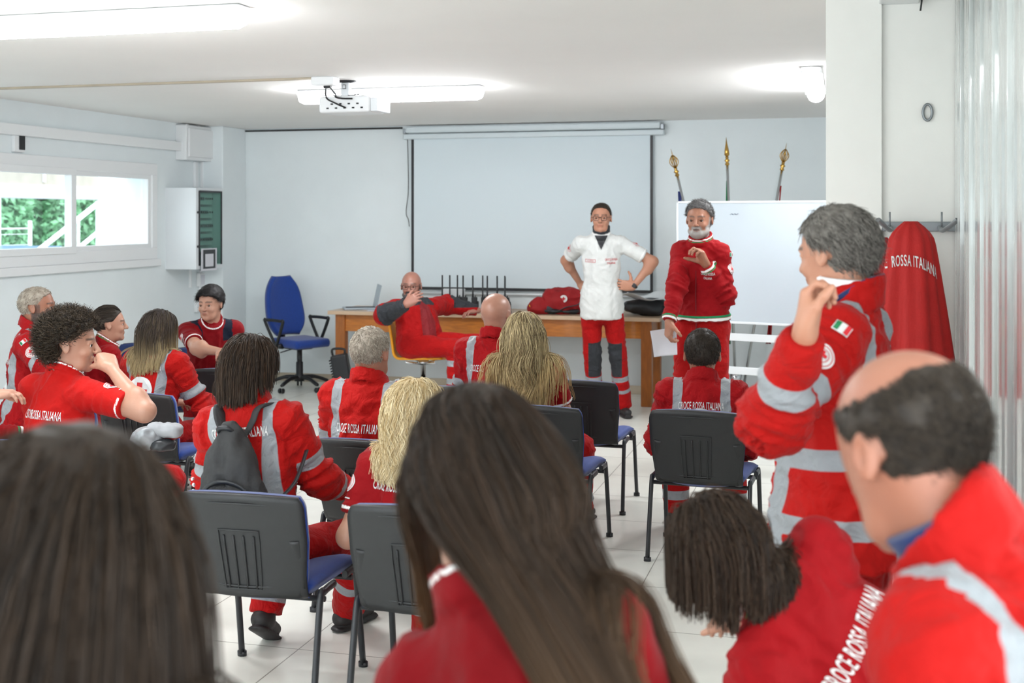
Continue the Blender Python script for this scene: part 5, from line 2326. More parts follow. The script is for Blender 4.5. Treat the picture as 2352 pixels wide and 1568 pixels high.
    for k in (marks if isinstance(marks, str) else ('LR' if marks else '')):
        sd = -1 if k == 'L' else 1
        ax = nz(el[k] - sh[k])
        out = Rt[:, 0] * sd
        out = nz(out - ax * (out @ ax) + Rt[:, 1] * .15)
        back_bias = arms.get(k, {}).get('badge', None)
        if back_bias is not None:
            out = nz(H_ @ A(back_bias) - ax * ((H_ @ A(back_bias)) @ ax))
        pos = sh[k] + ax * UA * (.34 if short else .40) + out * .22
        r = .034 * s
        decal('sleeve_badge', badge(r), bv, pos, -out, -ax, body, org, grid=.01, lift=.002)
        if jk or kind == 'sweat' or (short and s < .97):
            pos = sh[k] + ax * UA * (.08 if not short else .06) + out * .22
            decal('sleeve_flag', flag2d(.022, .014), bv, pos, -out, -ax, body, org, grid=.01)
        if short:
            pos = sh[k] + ax * UA * .54 + out * .22
            decal('sleeve_stitching', [(rect2d(-.03, -.0022, .03, .0022), 'letter_white')], bv, pos, -out, -ax, body, org)
    # ---------------- trousers
    if pants:
        PF = Field()
        PF.add(Ell(hip + (Rt if not sit else H_) @ A((0, -.005, .0)), A((.158 * b_, .125, .125)) * s, Rt if not sit else H_))
        for k in 'LR':
            PF.add(Cone(hp_[k], kn_[k], .088 * s * b_, .070 * s, ), .05)
            PF.add(Cone(kn_[k], an_[k], .068 * s, .068 * s, cut=(-9, 1.0)), .03)
        PF.keep(lambda p: (p - hip) @ Rt[:, 2] - (.16 if sit else hem + .05), .01)
        lo, hi = Field.box(FieldBox(PF), .03)
        pv, pq = surf(PF, lo, hi, .0105)
        pv = relax(pv, pq, 1, .4)
        pn = vnormals(pv, pq)
        dk = {k: (np.linalg.norm(pv - kn_[k], axis=1)) for k in 'LR'}
        th = {k: (pv - kn_[k]) @ nz(an_[k] - kn_[k]) for k in 'LR'}
        near = {k: Cone(hp_[k], an_[k] if not sit else kn_[k], .01, .01)(pv) for k in 'LR'}
        leg = {k: np.minimum(Cone(kn_[k], an_[k], .06, .06)(pv), Cone(hp_[k], kn_[k], .08, .07)(pv)) for k in 'LR'}
        selL = leg['L'] < leg['R']
        tt = np.where(selL, th['L'], th['R'])
        ddk = np.where(selL, dk['L'], dk['R'])
        fr = 1 - np.abs(2 * vnoise(pv * A((8, 8, 22)) + seed, seed + 3) - 1)
        fr2 = 1 - np.abs(2 * vnoise(pv * A((17, 17, 9)) + seed, seed + 9) - 1)
        pv = pv + pn * (((fr - .6) * .009 + (fr2 - .6) * .006) * (1 + .8 * np.exp(-(ddk / .12) ** 2)))[:, None]
        shank = np.where(selL, Cone(kn_['L'], an_['L'], .06, .06)(pv) - Cone(hp_['L'], kn_['L'], .08, .07)(pv), Cone(kn_['R'], an_['R'], .06, .06)(pv) - Cone(hp_['R'], kn_['R'], .08, .07)(pv))
        band = np.where(shank < .01, np.minimum(np.abs(tt - .12) - .025, np.abs(tt - .27) - .025), .5)
        dark = np.full(len(pv), .5)
        if kneepads:
            front = np.where(selL, (pv - kn_['L']) @ fwd, (pv - kn_['R']) @ fwd)
            band = np.minimum(np.abs(tt - .215) - .022, np.abs(tt - .33) - .016)
            lat = np.where(selL, -(pv - kn_['L']) @ H_[:, 0], (pv - kn_['R']) @ H_[:, 0])
            dark = np.maximum(np.maximum(np.abs(tt - .03) - .155, -front - .02), lat - .035)
        o = npmesh('trousers', pv, pq, [pants_m], body, org, {'band': band, 'dark': dark, 'trim': dark * 0 + .5, 'accent': dark * 0 + .5})
    # ---------------- shoes
    if feet:
        for k in 'LR':
            l = legs.get(k, {})
            yaw = l.get('yaw', (-12 if k == 'R' else 12))
            D = rz(yaw) @ fwd
            D = nz(A((D[0], D[1], l.get('pitch', 0))))
            upv = nz(A((0, 0, 1)) - D * D[2])
            a = an_[k] - upv * .035
            SF = Field()
            SF.add(Cone(a - D * .045 + upv * .005, a + D * .13, .040 * s, .034 * s, fl=(upv, .85)))
            SF.add(Cone(a - D * .01 + upv * .02, an_[k] + upv * .05, .042 * s, .045 * s), .03)
            SF.keep(lambda p, a=a, upv=upv: -((p - a) @ upv) - .030, .008)
            SF.add(Cone(a - D * .05 - upv * .034, a + D * .14 - upv * .034, .043 * s, .042 * s, fl=(upv, .30)), .006)
            lo, hi = Field.box(FieldBox(SF), .02)
            v_, q_ = surf(SF, lo, hi, .007)
            npmesh('shoe', v_, q_, ['shoe_black'], body, org)
    info = dict(body=body, org=org, Hc=Hc, Rh=Rh, Rt=Rt, hip=hip, N=N, sh=sh, el=el, wr=wr, hs=hs, s=s, HF=HF, top_fn=top_fn, c=c, W=W, H=H_, bv=bv, garment=garment, kn=kn_, an=an_, up=up, fwd=fwd, NR=NR)
    PEOPLE[key] = info
    if hair:
        make_hair(info, hair, seed)
    return info


class FieldBox:
    def __init__(s, f):
        s.items = [x for x in f.items if hasattr(x[0], 'box')]


def nz_frame(z, y):
    z = nz(z)
    x = nz(np.cross(A(y), z))
    y = np.cross(z, x)
    return np.stack([x, y, z], 1)


def hairline(q, h):
    """positive where hair grows; q = head-local points (head height about .24)"""
    x, y, z = q[:, 0], q[:, 1], q[:, 2]
    hl = h.get('line', 0)
    knots_y = [-.12, -.07, -.035, -.005, .02, .045, .07, .1]
    knots_z = [-.085, -.078, -.055, .012, .026, .062 + hl, .080 + hl, .086 + hl]
    lim = np.interp(y, knots_y, knots_z)
    lim = lim + h.get('low', 0) * (y < .0)
    f = z - lim
    f = np.where((np.abs(x) > .068) & (z < .018) & (y > -.035) & (y < .03), -.02, f) if not h.get('cover_ears') else f
    if h.get('bald_top') is not None:
        bt = h['bald_top']
        f = np.minimum(f, bt - z + .25 * np.clip(-(y + .03), 0, .1) + .0)
    if h.get('temple'):
        f = np.minimum(f, .09 - h['temple'] * np.clip(y, 0, 1) * 10 * np.abs(np.abs(x) - .03) * 20)
    return f


def make_hair(I, h, seed):
    Hc, Rh, hs, body, org, HF = I['Hc'], I['Rh'], I['hs'], I['body'], I['org'], I['HF']
    hm = h['m']
    rg = np.random.default_rng(seed * 13 + 7)
    th = h.get('t', .012)
    loc = lambda p: (p - Hc) @ Rh / hs
    wav = h.get('wav', .004)

    def cap(p):
        q = loc(p)
        k0 = Ell((0, -.012, .028), (.077, .098, .088))(q) * hs
        k1 = Ell((0, .022, -.03), (.060, .066, .078))(q) * hs
        d = smin(k0, k1, .03) - th * (1 + h.get('topboost', 0) * np.clip(q[:, 2] * 10, 0, 1))
        d = d - (vnoise(q * h.get('wf', 60), seed) - .5) * wav * 2
        f = hairline(q, h) + (vnoise(q * 90, seed + 2) - .5) * h.get('rag', .010)
        d = smax(d, -f * hs, .008)
        return d
    lo, hi = Hc - .16 * hs, Hc + .17 * hs
    parts = []
    v, q = surf(cap, lo, hi, h.get('h', .0055))
    parts.append((v, q, .05 + .5 * vnoise(loc(v) * A((150, 60, 60)), seed), np.full(len(v), .0)))
    # strands
    n = h.get('n', 900)
    L = h.get('len', .03)
    long_ = h.get('long', False)
    pts = rg.normal(size=(n * 6, 3))
    pts /= np.linalg.norm(pts, axis=1)[:, None]
    ql = pts * A((.077, .098, .088)) + A((0, -.012, .028))
    f = hairline(ql, h)
    ok = f > .002
    # keep only points outside the jaw
    ql, pts = ql[ok][:n], pts[ok][:n]
    n = len(ql)
    nrm = nz_rows(pts / A((.077, .098, .088))) @ Rh.T
    P0 = Hc + (ql * hs) @ Rh.T + nrm * th * (.45 if long_ else .85)
    if not long_:
        comb = A(h.get('comb', (0, -.3, -.8)))
        m = 5
        dirs = nrm * h.get('stand', .5) + (comb @ Rh.T)[None] * (1 - h.get('stand', .5) * .5) + rg.normal(size=(n, 3)) * h.get('rand', .18)
        dirs -= nrm * np.minimum((dirs * nrm).sum(1), 0)[:, None] * 1.1
        dirs = nz_rows(dirs)
        dn = (dirs * nrm).sum(1)
        dirs = nz_rows(dirs - nrm * np.maximum(dn - h.get('stand', .5) * .55 - .20, 0)[:, None])
        ln = L * (.6 + .8 * rg.random(n))
        path = [P0]
        if h.get('curl'):
            m = 12
            a = nz_rows(np.cross(dirs, rg.normal(size=(n, 3))))
            b = np.cross(dirs, a)
            cr = h['curl']
            path = []
            ph = rg.random(n) * 6
            for j in range(m):
                t = j / (m - 1)
                ang = (t * 9 + ph)[:, None]
                path.append(P0 + nrm * (.008 + .5 * ln[:, None] * t) + dirs * ln[:, None] * t * .45 + (a * np.cos(ang) + b * np.sin(ang)) * cr * min(1, t * 3))
        else:
            d = dirs
            for j in range(m - 1):
                d = nz_rows(d + A((0, 0, -.05)) - nrm * .07)
                path.append(path[-1] + d * (ln / (m - 1))[:, None])
        paths = np.stack(path, 1)
        sv, sq, hv, ht = strands(paths, h.get('r', .0016), .0004, seed)
        parts.append((sv, sq, hv, ht))
    else:
        m = h.get('m_steps', 36)
        step = L / m
        part_dir = A(h.get('part', (0, -1, 0)))
        # comb away from the parting, then fall
        side = np.sign(ql[:, 0] - h.get('part_x', 0) + 1e-6)
        lat = np.clip((ql[:, 1] + .05) * 11, 0, 1)
        init = np.stack([side * .8 * lat + rg.normal(size=n) * .12, h.get('backsweep', -.35) - .5 * (1 - lat), np.full(n, -.25)], 1)
        if h.get('pony'):
            tgt = A(h['pony'])
            init = tgt[None] - ql
        d = nz_rows(init) @ Rh.T
        grav = A(h.get('grav', (0, 0, -1)))
        if h.get('grav_local'):
            grav = Rh @ A(h['grav_local'])
        phs = rg.random(n) * 6.28
        if h.get('sides'):
            gl, gr, cut = h['sides']
            slope = gr[0] * (1 + 1.0 * (1 - np.clip(ql[:, 0] / .07, 0, 1)))
            gR = nz_rows(np.stack([slope, np.full(n, gr[1]), np.full(n, gr[2])], 1)) @ I['H'].T
            grav = np.where((ql[:, 0] < cut)[:, None], I['H'] @ nz(gl), gR)
        amp = h.get('wave', 0)
        pos = P0.copy()
        path = [pos]
        end = np.ones(n)
        fields = lambda p: np.minimum(smin(Ell(Hc + Rh @ (A((0, -.012, .028)) * hs), A((.077, .098, .088)) * hs, Rh)(p), Ell(Hc + Rh @ (A((0, .022, -.03)) * hs), A((.060, .066, .078)) * hs, Rh)(p), .03), I['top_fn'](p) - .004)
        lay = th * (.3 + .9 * rg.random(n))
        ptgt = Hc + Rh @ (A(h['pony']) * hs) if h.get('pony') else None
        for j in range(m):
            t = j / m
            if ptgt is not None:
                to = ptgt - pos
                dist = np.linalg.norm(to, axis=1)
                reached = dist < .02
                end = np.where(reached, 0, end)
                w = np.where(end > 0, 1, 0)[:, None]
                back = Rh @ A(h.get('pony_dir', (0, -1, -.4)))
                d = nz_rows(w * nz_rows(to) + (1 - w) * (d * .7 + back * .3 * max(0, 1 - t * 1.5) + grav * .35 * (.5 + t)) + rg.normal(size=(n, 3)) * .03)
            else:
                g = h.get('fall', .22) * (1 + t)
                d = nz_rows(d * (1 - g * .5) + grav * g)
            pos = pos + d * step
            if h.get('bundle'):
                hl = (pos - Hc) @ I['H']
                down = np.clip(-hl[:, 2], 0, 1)
                bl = h['bundle']
                right = ql[:, 0] >= h['sides'][2]
                u_ = (np.clip(ql[:, 0], -.03, .08) - .025) / .055
                tx = np.where(right, bl[0] + bl[1] * down + u_ * bl[2], bl[3])
                w_ = np.clip(down * 8, 0, 1) * np.where(right, .36, .14)
                dx = (tx - hl[:, 0]) * w_
                dy = np.where(right, 0, (bl[4] - hl[:, 1]) * w_)
                pos = pos + dx[:, None] * I['H'][:, 0] + dy[:, None] * I['H'][:, 1]
            if amp:
                lateral = nz_rows(np.cross(d, nrm))
                pos = pos + lateral * (amp * math.cos(t * h.get('wl', 20)) * step / .01)[:, None] * 1.0 if False else pos + lateral * (amp * np.cos(t * h.get('wl', 22) + phs * .35) * step * 8)[:, None] * min(1, t * 3)
            dist = fields(pos)
            hit = dist < lay
            if hit.any():
                gd = grad(fields, pos[hit])
                pos[hit] = pos[hit] + gd * (lay[hit] - dist[hit])[:, None]
                d[hit] = nz_rows(d[hit] - gd * np.minimum((d[hit] * gd).sum(1), 0)[:, None])
            path.append(pos)
        G_ = np.stack(path, 1)
        kids = h.get('kids', 4)
        al = []
        sp = h.get('spread', .009)
        ts = np.linspace(0, 1, m + 1)[None, :, None]
        for kk in range(kids):
            o3 = rg.normal(size=(n, 1, 3)) * sp
            al.append(G_ + o3 * (1 - .45 * ts) * np.minimum(1, ts * 6))
        paths = np.concatenate(al, 0)
        # uneven lengths
        k = (.82 + .18 * rg.random(len(paths)))[:, None]
        if h.get('len_left'):
            k = k * np.tile(np.where(ql[:, 0] < h['sides'][2], h['len_left'], 1), kids)[:, None]
        idx = np.linspace(0, 1, m + 1)[None] * k * m
        i0 = np.floor(idx).astype(int)
        fr = (idx - i0)[..., None]
        i1 = np.minimum(i0 + 1, m)
        rows = np.arange(len(paths))[:, None]
        paths = paths[rows, i0] * (1 - fr) + paths[rows, i1] * fr
        sv, sq, hv, ht = strands(paths, h.get('r', .0024), h.get('r1', .0009), seed)
        parts.append((sv, sq, hv, ht))
        if h.get('pony'):
            # elastic
            bm = bmesh.new()
            bmesh.ops.create_icosphere(bm, subdivisions=2, radius=.016, matrix=Matrix.Translation(A_v(ptgt - org)))
            obj('hair_tie', bm, 'black_satin', body, smooth=True)
    off = 0
    V, Q, HV, HT = [], [], [], []
    for v, q, a, b in parts:
        V.append(v)
        Q.append(q + off)
        HV.append(a)
        HT.append(b)
        off += len(v)
    o = npmesh('hair', np.concatenate(V), np.concatenate(Q), [hm], body, org, {'hv': np.concatenate(HV), 'ht': np.concatenate(HT)})
    return o


def nz_rows(v):
    return v / (np.linalg.norm(v, axis=1)[:, None] + 1e-9)


def glasses(I, m='glasses_frame', r=.022):
    c, Rh, hs, org = I['c'], I['Rh'], I['hs'], I['org']
    bm = bmesh.new()
    for sd in (-1, 1):
        pts = []
        for k in range(25):
            a = 2 * pi * k / 24
            ca, sa = math.cos(a), math.sin(a)
            x = math.copysign(abs(ca) ** .6, ca) * r * 1.05
            z = math.copysign(abs(sa) ** .6, sa) * r * .78
            pts.append(A_v(c(sd * .031 + x, .105 - abs(x) * .15, z - .001) - org))
        tube(bm, pts, .0021 * hs, 6, cap=False)
        tube(bm, [A_v(c(sd * .054, .100, .008) - org), A_v(c(sd * .076, .07, .008) - org), A_v(c(sd * .083, -.01, .008) - org), A_v(c(sd * .081, -.03, -.012) - org)], .0022 * hs, 6)
    tube(bm, [A_v(c(-.010, .105, .004) - org), A_v(c(0, .111, .007) - org), A_v(c(.010, .105, .004) - org)], .0022 * hs, 6)
    return obj('glasses', bm, m, I['body'])


def watch(I, k, glass='watch_glass'):
    w, e, org, s = I['wr'][k], I['el'][k], I['org'], I['s']
    ax = nz(w - e)
    bm = bmesh.new()
    fr = nz_frame(ax, A((0, 0, 1)) if abs(ax[2]) < .9 else A((1, 0, 0)))
    cen = w - ax * .012
    prof = [(.030, -.011), (.032, -.011), (.032, .011), (.030, .011)]
    lathe(bm, [(.0295 * s, -.010), (.031 * s, -.010), (.031 * s, .010), (.0295 * s, .010)], A_v(cen - org), 24, Matrix([[float(x) for x in r_] for r_ in fr]))
    st = obj('watch_strap', bm, 'black_plastic', I['body'])
    d = nz(CAM - cen)
    d = nz(d - ax * (d @ ax))
    bm = bmesh.new()
    Rm = Matrix([[float(x) for x in r_] for r_ in np.stack([ax, np.cross(d, ax), d], 1)])
    box(bm, A_v(cen + d * .033 * s - org), (.036, .032, .010), Rm, bev=.004)
    box(bm, A_v(cen + d * .0385 * s - org), (.029, .026, .002), Rm, bev=.0005, mi=1)
    obj('watch_case', bm, None, st, mats=['black_satin', glass])


# skins and hair colours
skin('skin_mid', (180, 130, 106))
skin('skin_fair', (179, 136, 115))
skin('skin_tan', (155, 106, 84), beard=(52, 50, 50), brow_and_shade=(49, 40, 35))
skin('skin_grey', (164, 115, 92), beard=(153, 150, 146), brow_and_shade=(75, 66, 61))
skin('skin_ruddy', (162, 110, 89), beard=(78, 73, 70), brow_and_shade=(78, 70, 63))
skin('skin_bald', (174, 129, 110), beard=(104, 94, 87), rough=.35)
skin('skin_pinkish', (158, 111, 96), beard=(45, 44, 45), brow_and_shade=(52, 45, 42), rough=.38)
hair_mat('hair_dark', (29, 24, 20), (66, 55, 45))
hair_mat('hair_black', (15, 14, 17), (37, 32, 32))
hair_mat('hair_brown', (28, 20, 15), (72, 54, 40))
hair_mat('hair_long', (22, 16, 12), (56, 40, 28), (108, 80, 52))
hair_mat('hair_near', (24, 17, 12), (54, 39, 26), (62, 46, 32))
hair_mat('hair_ombre', (29, 24, 22), (71, 60, 55), (181, 160, 118))
hair_mat('hair_blonde', (190, 160, 108), (246, 230, 192))
hair_mat('hair_highlight', (92, 74, 50), (236, 216, 168), (208, 176, 120))
hair_mat('hair_grey', (62, 58, 54), (150, 145, 138))
hair_mat('hair_silver', (112, 100, 88), (206, 196, 180))
hair_mat('hair_curly', (25, 20, 17), (77, 64, 49))
hair_mat('hair_saltpepper', (66, 65, 65), (150, 148, 146))

hair_mat('hair_balding', (30, 25, 22), (70, 60, 50))
# ------------------------------------------------------------------ the people
CRI = 'CROCE ROSSA ITALIANA'

# man in the white shirt, hands on hips
I = person('white_shirt', 'standing man in white polo shirt, glasses and red trousers, hands on hips', (1381, 464, 10.4), hd=190, sit=False, s=1.06, sw=1.0, face=True, skin_m='skin_mid',
           kind='polo', top_m='white_cloth', kneepads=True, hems=-.11, twist=0, hy=-4,
           arms={'L': dict(e=(1507, 605, 'f'), w=(1450, 664, 'n'), f=(.75, .15, .12), n=(-.1, -1, 0), thumb=(.1, .9, .2), curl=14, spread=8),
                 'R': dict(e=(1300, 598, 'f'), w=(1333, 652, 'f'), f=(-.5, .2, -.5), n=(0, -1, 0))},
           hair=dict(m='hair_dark', t=.003, n=1600, len=.009, line=.006, stand=.8, comb=(0, .2, .4), topboost=2.0, r=.0012),
           legs={'L': {'a': (1432, 955), 'yaw': 16}, 'R': {'a': (1366, 955), 'yaw': -16}}, seed=2)
glasses(I); watch(I, 'L', 'black_plastic')
# black neck warmer
bm = bmesh.new()
NRm = Matrix([[float(x) for x in r_] for r_ in nz_frame(I['Hc'] - I['N'], I['fwd'])])
lathe(bm, [(.070, -.03), (.078, 0), (.074, .03), (.076, .060), (.066, .078)], A_v(I['N'] + A((0, 0, .012)) + I['fwd'] * .006 - I['org']), 28, NRm)
obj('neck_warmer', bm, 'black_satin', I['body'])
fw_ = I['Rt'][:, 1]
decal('open_neck', [(poly2d([(-.055, .045), (.055, .045), (.03, -.01), (0, -.075), (-.03, -.01)]), 'black_satin')], I['bv'], I['W'](0, .3, .465 * I['up']), -fw_, I['Rt'][:, 2], I['body'], I['org'], lift=.006)
decal('chest_lettering', [(text2d('CROCE ROSSA', .018, .105), 'letter_red')], I['bv'], I['W'](-.085, .3, .335 * I['up']), -fw_, I['Rt'][:, 2], I['body'], I['org'])
decal('chest_lettering', [(text2d('ITALIANA', .018, .07), 'letter_red')], I['bv'], I['W'](-.085, .3, .31 * I['up']), -fw_, I['Rt'][:, 2], I['body'], I['org'])
decal('name_patch', [(rect2d(-.043, -.013, .043, .013), 'letter_red'), (rect2d(-.040, -.010, .040, .010), 'letter_white'), (text2d('VOLONTARIO', .009, .06), 'letter_red')], I['bv'], I['W'](.09, .3, .325 * I['up']), -fw_, I['Rt'][:, 2], I['body'], I['org'])
for k, sd in (('L', -1), ('R', 1)):
    bm = bmesh.new()
    kk = I['kn'][k] - I['org']
    fwd = I['fwd']
    sx = I['H'][:, 0] * sd
    tube(bm, arc_pts([A_v(kk + fwd * .075 + sx * .055 + A((0, 0, .26))), A_v(kk + fwd * .090 + sx * .03 + A((0, 0, .22))), A_v(kk + fwd * .085 + sx * .01 + A((0, 0, .17)))]), .006, 6)
    obj('pocket_zip', bm, 'dark_grey_fabric', I['body'])

# bearded speaker in the red tracksuit
I = person('speaker', 'standing grey-bearded man in red tracksuit gesturing and holding a paper sheet', (1607, 457, 8.3), hd=172, sit=False, s=1.06, sw=.76, face='talk', skin_m='skin_grey', hy=0, hp=4, head_s=1.02,
           kind='sweat', top_m='sweat_cloth', pants_m='trouser_cloth', hems=.06, build=1.04, beard=dict(bulk=.75), collar=1.0,
           arms={'L': dict(e=(1668, 690, 'n'), w=(1622, 608, 'n'), fi=(-.45, .85, .2), ni=(-.75, -.6, .2), curl=(50, 50, 50, 52), thumb=(.6, .3, .7), tcurl=5, cuff=.95, hs=1.1),
                 'R': dict(e=(1556, 655, 'n'), w=(1537, 738, 'n'), f=(0, .15, -1), n=(-.6, -.5, 0), curl=(40, 45, 50, 55))},
           hair=dict(m='hair_saltpepper', t=.010, n=2600, r=.0012, len=.018, stand=.5, comb=(.2, .5, .3), line=-.002), marks='L', seed=3)
decal('chest_lettering', [(text2d('CROCE ROSSA', .018, .10), 'letter_white')], I['bv'], I['W'](-.085, .3, .325 * I['up']), -I['Rt'][:, 1], I['Rt'][:, 2], I['body'], I['org'])
decal('chest_lettering', [(text2d('ITALIANA', .016, .06), 'letter_white')], I['bv'], I['W'](-.085, .3, .30 * I['up']), -I['Rt'][:, 1], I['Rt'][:, 2], I['body'], I['org'])
bm = bmesh.new()
ctr = I['org']
tube(bm, [A_v(I['W'](.0, .150 - .0 * z, z * I['up']) - ctr) for z in (.0, .1, .2)] + [A_v(I['W'](0, .128, .34 * I['up']) - ctr), A_v(I['W'](0, .10, .42 * I['up']) - ctr)], .004, 5)
obj('zip', bm, 'crimson_plain', I['body'])
# the paper in his hand
pc = P(1523, 786, I['wr']['R'][1] / cT * 1.0)
hw = I['wr']['R']
bm = bmesh.new()
a0 = P(1493, 760, 8.1); a1 = P(1552, 752, 8.1); a2 = P(1555, 815, 8.1); a3 = P(1502, 820, 8.1)
def pf(s, q):
    t0 = a0.lerp(a1, s)
    t1 = a3.lerp(a2, s)
    r = t0.lerp(t1, q)
    return r + Vector((.0, .02 * math.sin(s * 2.5) + .015 * math.sin(q * 3), 0))
sheet(bm, pf, 14, 18, .0012)
tag(obj('paper_sheet', bm, 'paper', smooth=True), 'white paper sheet held in right hand of bearded standing man', 'paper')

# bald man seated on the yellow chair
I = person('table_man', 'bald bearded man with glasses sitting on yellow chair, hand over mouth', (945, 620, 10.45), hd=230, sit=True, s=1.02, face=True, skin_m='skin_pinkish', hy=-40, hp=2, head_s=1.04,
           kind='jacket', top_m='softshell_cloth', build=1.2, lean=-16, hems=-.06, beard=dict(bulk=.8), hipz=.70, roll=0, marks='',
           arms={'R': dict(e=(884, 722, 'n'), w=(932, 699, 'n'), fi=(.75, .5, .1), ni=(.3, -.2, -1), curl=(20, 22, 25, 30), thumb=(.6, .6, .2)),
                 'L': dict(e=(1028, 700, 'f'), w=(1098, 712, 'f'), f=(.9, -.1, -.1), n=(0, 0, -1), ul=1.05, fl=1.05)},
           legs={'L': {'kd': (-1.0, 1, .06)}, 'R': {'kd': (-.6, 1, -.02)}}, seed=4)
glasses(I); watch(I, 'R')
decal('shirt_front', [(poly2d([(-.055, -.18), (.075, -.18), (.085, 0), (.045, .15), (0, .20), (-.04, .15), (-.06, 0)]), 'crimson_plain')], I['bv'], I['W'](-.01, .35, .21 * I['up']), -I['Rt'][:, 1], I['Rt'][:, 2], I['body'], I['org'], lift=.004)

# young man facing the room
I = person('young', 'dark-haired young man in crimson polo shirt sitting, facing the camera', (483, 655, 8.5), hd=-142, sit=True, s=.98, face=True, skin_m='skin_fair', hy=-38, hp=6, lean=22,
           kind='vneck', top_m='crimson_cloth', pants_m='trouser_crimson', build=1.08, hipz=.50,
           arms={'R': dict(e=(452, 800, 'n'), w=(510, 808, 'n'), f=(.2, 1, -.1), n=(0, 0, -1)), 'L': dict(e=(527, 780, 'f'), w=(528, 812, 'n'), f=(.6, .8, -.1), n=(0, 0, -1))},
           hair=dict(m='hair_black', t=.014, n=2600, r=.0012, len=.03, stand=.35, comb=(.5, .7, -.1), line=-.014, topboost=.6), marks='R', seed=5)
decal('chest_lettering', [(text2d('CROCE ROSSA', .014, .08), 'letter_white')], I['bv'], I['W'](-.08, .3, .32 * I['up']), -I['Rt'][:, 1], I['Rt'][:, 2], I['body'], I['org'])

# cropped grey hair, far left
person('far_left', 'man with cropped grey hair in pink-red jacket at far left, fingers on cheek', (84, 655, 7.5), hd=-62, sit=True, s=1.04, face=True, skin_m='skin_tan', hy=-8, lean=8, beard=dict(bulk=.6, w=.9),
       kind='jacket', top_m='jacket_cloth_pink', arms={'R': dict(e=(115, 860, 'n'), w=(118, 775, 'f'), f=(-.15, .25, 1), n=(-.9, .3, 0), curl=(5, 60, 70, 75)), 'L': dict()},
       hair=dict(m='hair_silver', t=.007, n=900, len=.012, bald_top=None, stand=.6, line=.0), marks='R', seed=6, text_back=(CRI, .33, .24, .04), cross=.17, pants_m='trouser_crimson')
# ponytail woman
person('ponytail', 'woman with dark ponytail in red polo, in profile at left', (250, 700, 7.5), hd=-45, sit=True, s=.94, face=True, skin_m='skin_fair', hy=-12, lean=10, seat=C13,
       kind='sweat', top_m='polo_cloth', hair=dict(m='hair_dark', t=.006, n=600, long=True, len=.34, pony=(0, -.135, .045), pony_dir=(0, -1, -.5), kids=6, spread=.005, wav=.001, r=.0014, m_steps=24), seed=7, marks='')
# woman with the cross
person('cross_woman', 'woman with dark hair and blonde ends, big cross emblem on back', (366, 708, 6.95), hd=-8, sit=True, s=.97, skin_m='skin_fair', hy=-22, lean=12, seat=C8,
       kind='jacket', text_back=(CRI, .40, .23, .04), cross=.255, hair=dict(m='hair_ombre', t=.010, n=520, long=True, len=.26, kids=8, r=.0014, spread=.006, cover_ears=True, m_steps=24, fall=.3), seed=8,
       arms={'R': dict(ed=(.35, .45, -1), wd=(-.2, 1, -.2))}, marks='')
# curly young man
person('curly', 'curly-haired young man in bright red polo, fist at his chin', (163, 716, 5.65), hd=-14, sit=True, s=1.1, face=True, skin_m='skin_fair', hy=-50, hp=4, lean=10, seat=C7,
       kind='polo', top_m='polo_cloth_bright', text_back=(CRI, .33, .225, .042), build=1.05, head_s=1.05,
       arms={'R': dict(e=(332, 944, 'n'), w=(256, 846, 'f'), f=(-.75, .35, .45), n=(-.7, .2, -.7), curl=(75, 80, 85, 85), thumb=(.8, .3, .5)), 'L': dict(ed=(-.25, .35, -1))},
       legs={'R': {'kd': (.75, 1, .08)}}, hair=dict(m='hair_curly', t=.024, n=2600, len=.042, curl=.0085, wav=.010, wf=45, r=.0014, line=-.012, low=.004), marks='R', seed=9)
# boy with the backpack
PB = person('backpacker', 'brown-haired boy in reflective red jacket wearing a black backpack', (573, 770, 4.74), hd=-4, sit=True, s=1.0, skin_m='skin_fair', hy=-16, lean=7, roll=-7, seat=C4,
            kind='jacket', text_back=(CRI, .405, .235, .038), hair=dict(m='hair_brown', t=.018, n=900, long=True, len=.125, kids=8, spread=.006, cover_ears=False, m_steps=14, fall=.36, r=.0013, low=.01), seed=10,
            arms={'R': dict(ed=(.3, .5, -1), wd=(-.1, 1, -.35)), 'L': dict(ed=(-.3, .4, -1))}, legs={'L': {'ad': (-.02, -.38, -1), 'pitch': -.55, 'az': .13, 'kd': (-.1, 1, -.05)}, 'R': {'a': (800, 1440), 'kd': (.35, 1, -.05)}}, marks='')
# grey-haired man
person('grey_man', 'man with short silver hair in orange-red jacket, seen from behind', (850, 745, 5.75), hd=-2, sit=True, s=1.04, skin_m='skin_ruddy', hy=-8, lean=5, seat=C6,
       kind='jacket', text_back=(CRI, .30, .235, .042), cross=.135, hair=dict(m='hair_silver', t=.006, n=4500, r=.0009, len=.010, stand=.5, comb=(.2, 0, -.6)), seed=11, marks='')
# blonde bob
person('bob', 'woman with blonde wavy bob in red polo shirt, bare elbow out', (952, 868, 4.42), hd=-12, sit=True, s=.97, head_s=1.08, skin_m='skin_fair', hy=-10, lean=6, seat=C5,
       kind='polo', top_m='polo_cloth', text_back=(CRI, .36, .23, .036),
       arms={'L': dict(e=(795, 1245, 'n'), w=(870, 1200, 'f'), badge=(-.8, -.75, .1)), 'R': dict()},
       hair=dict(m='hair_blonde', t=.013, n=800, long=True, len=.225, kids=9, spread=.008, cover_ears=True, wave=.09, wl=22, m_steps=30, fall=.34, r=.0012), marks='L', seed=12)
# bald man from behind
person('bald', 'bald man in reflective red jacket, seen from behind', (1139, 668, 7.2), hd=-6, sit=True, s=1.06, skin_m='skin_bald', hy=-4, lean=5, seat=C14, build=1.05, head_s=1.04,
       kind='jacket', top_m='jacket_cloth_pink', text_back=(CRI, .345, .24, .04), seed=13, marks='')
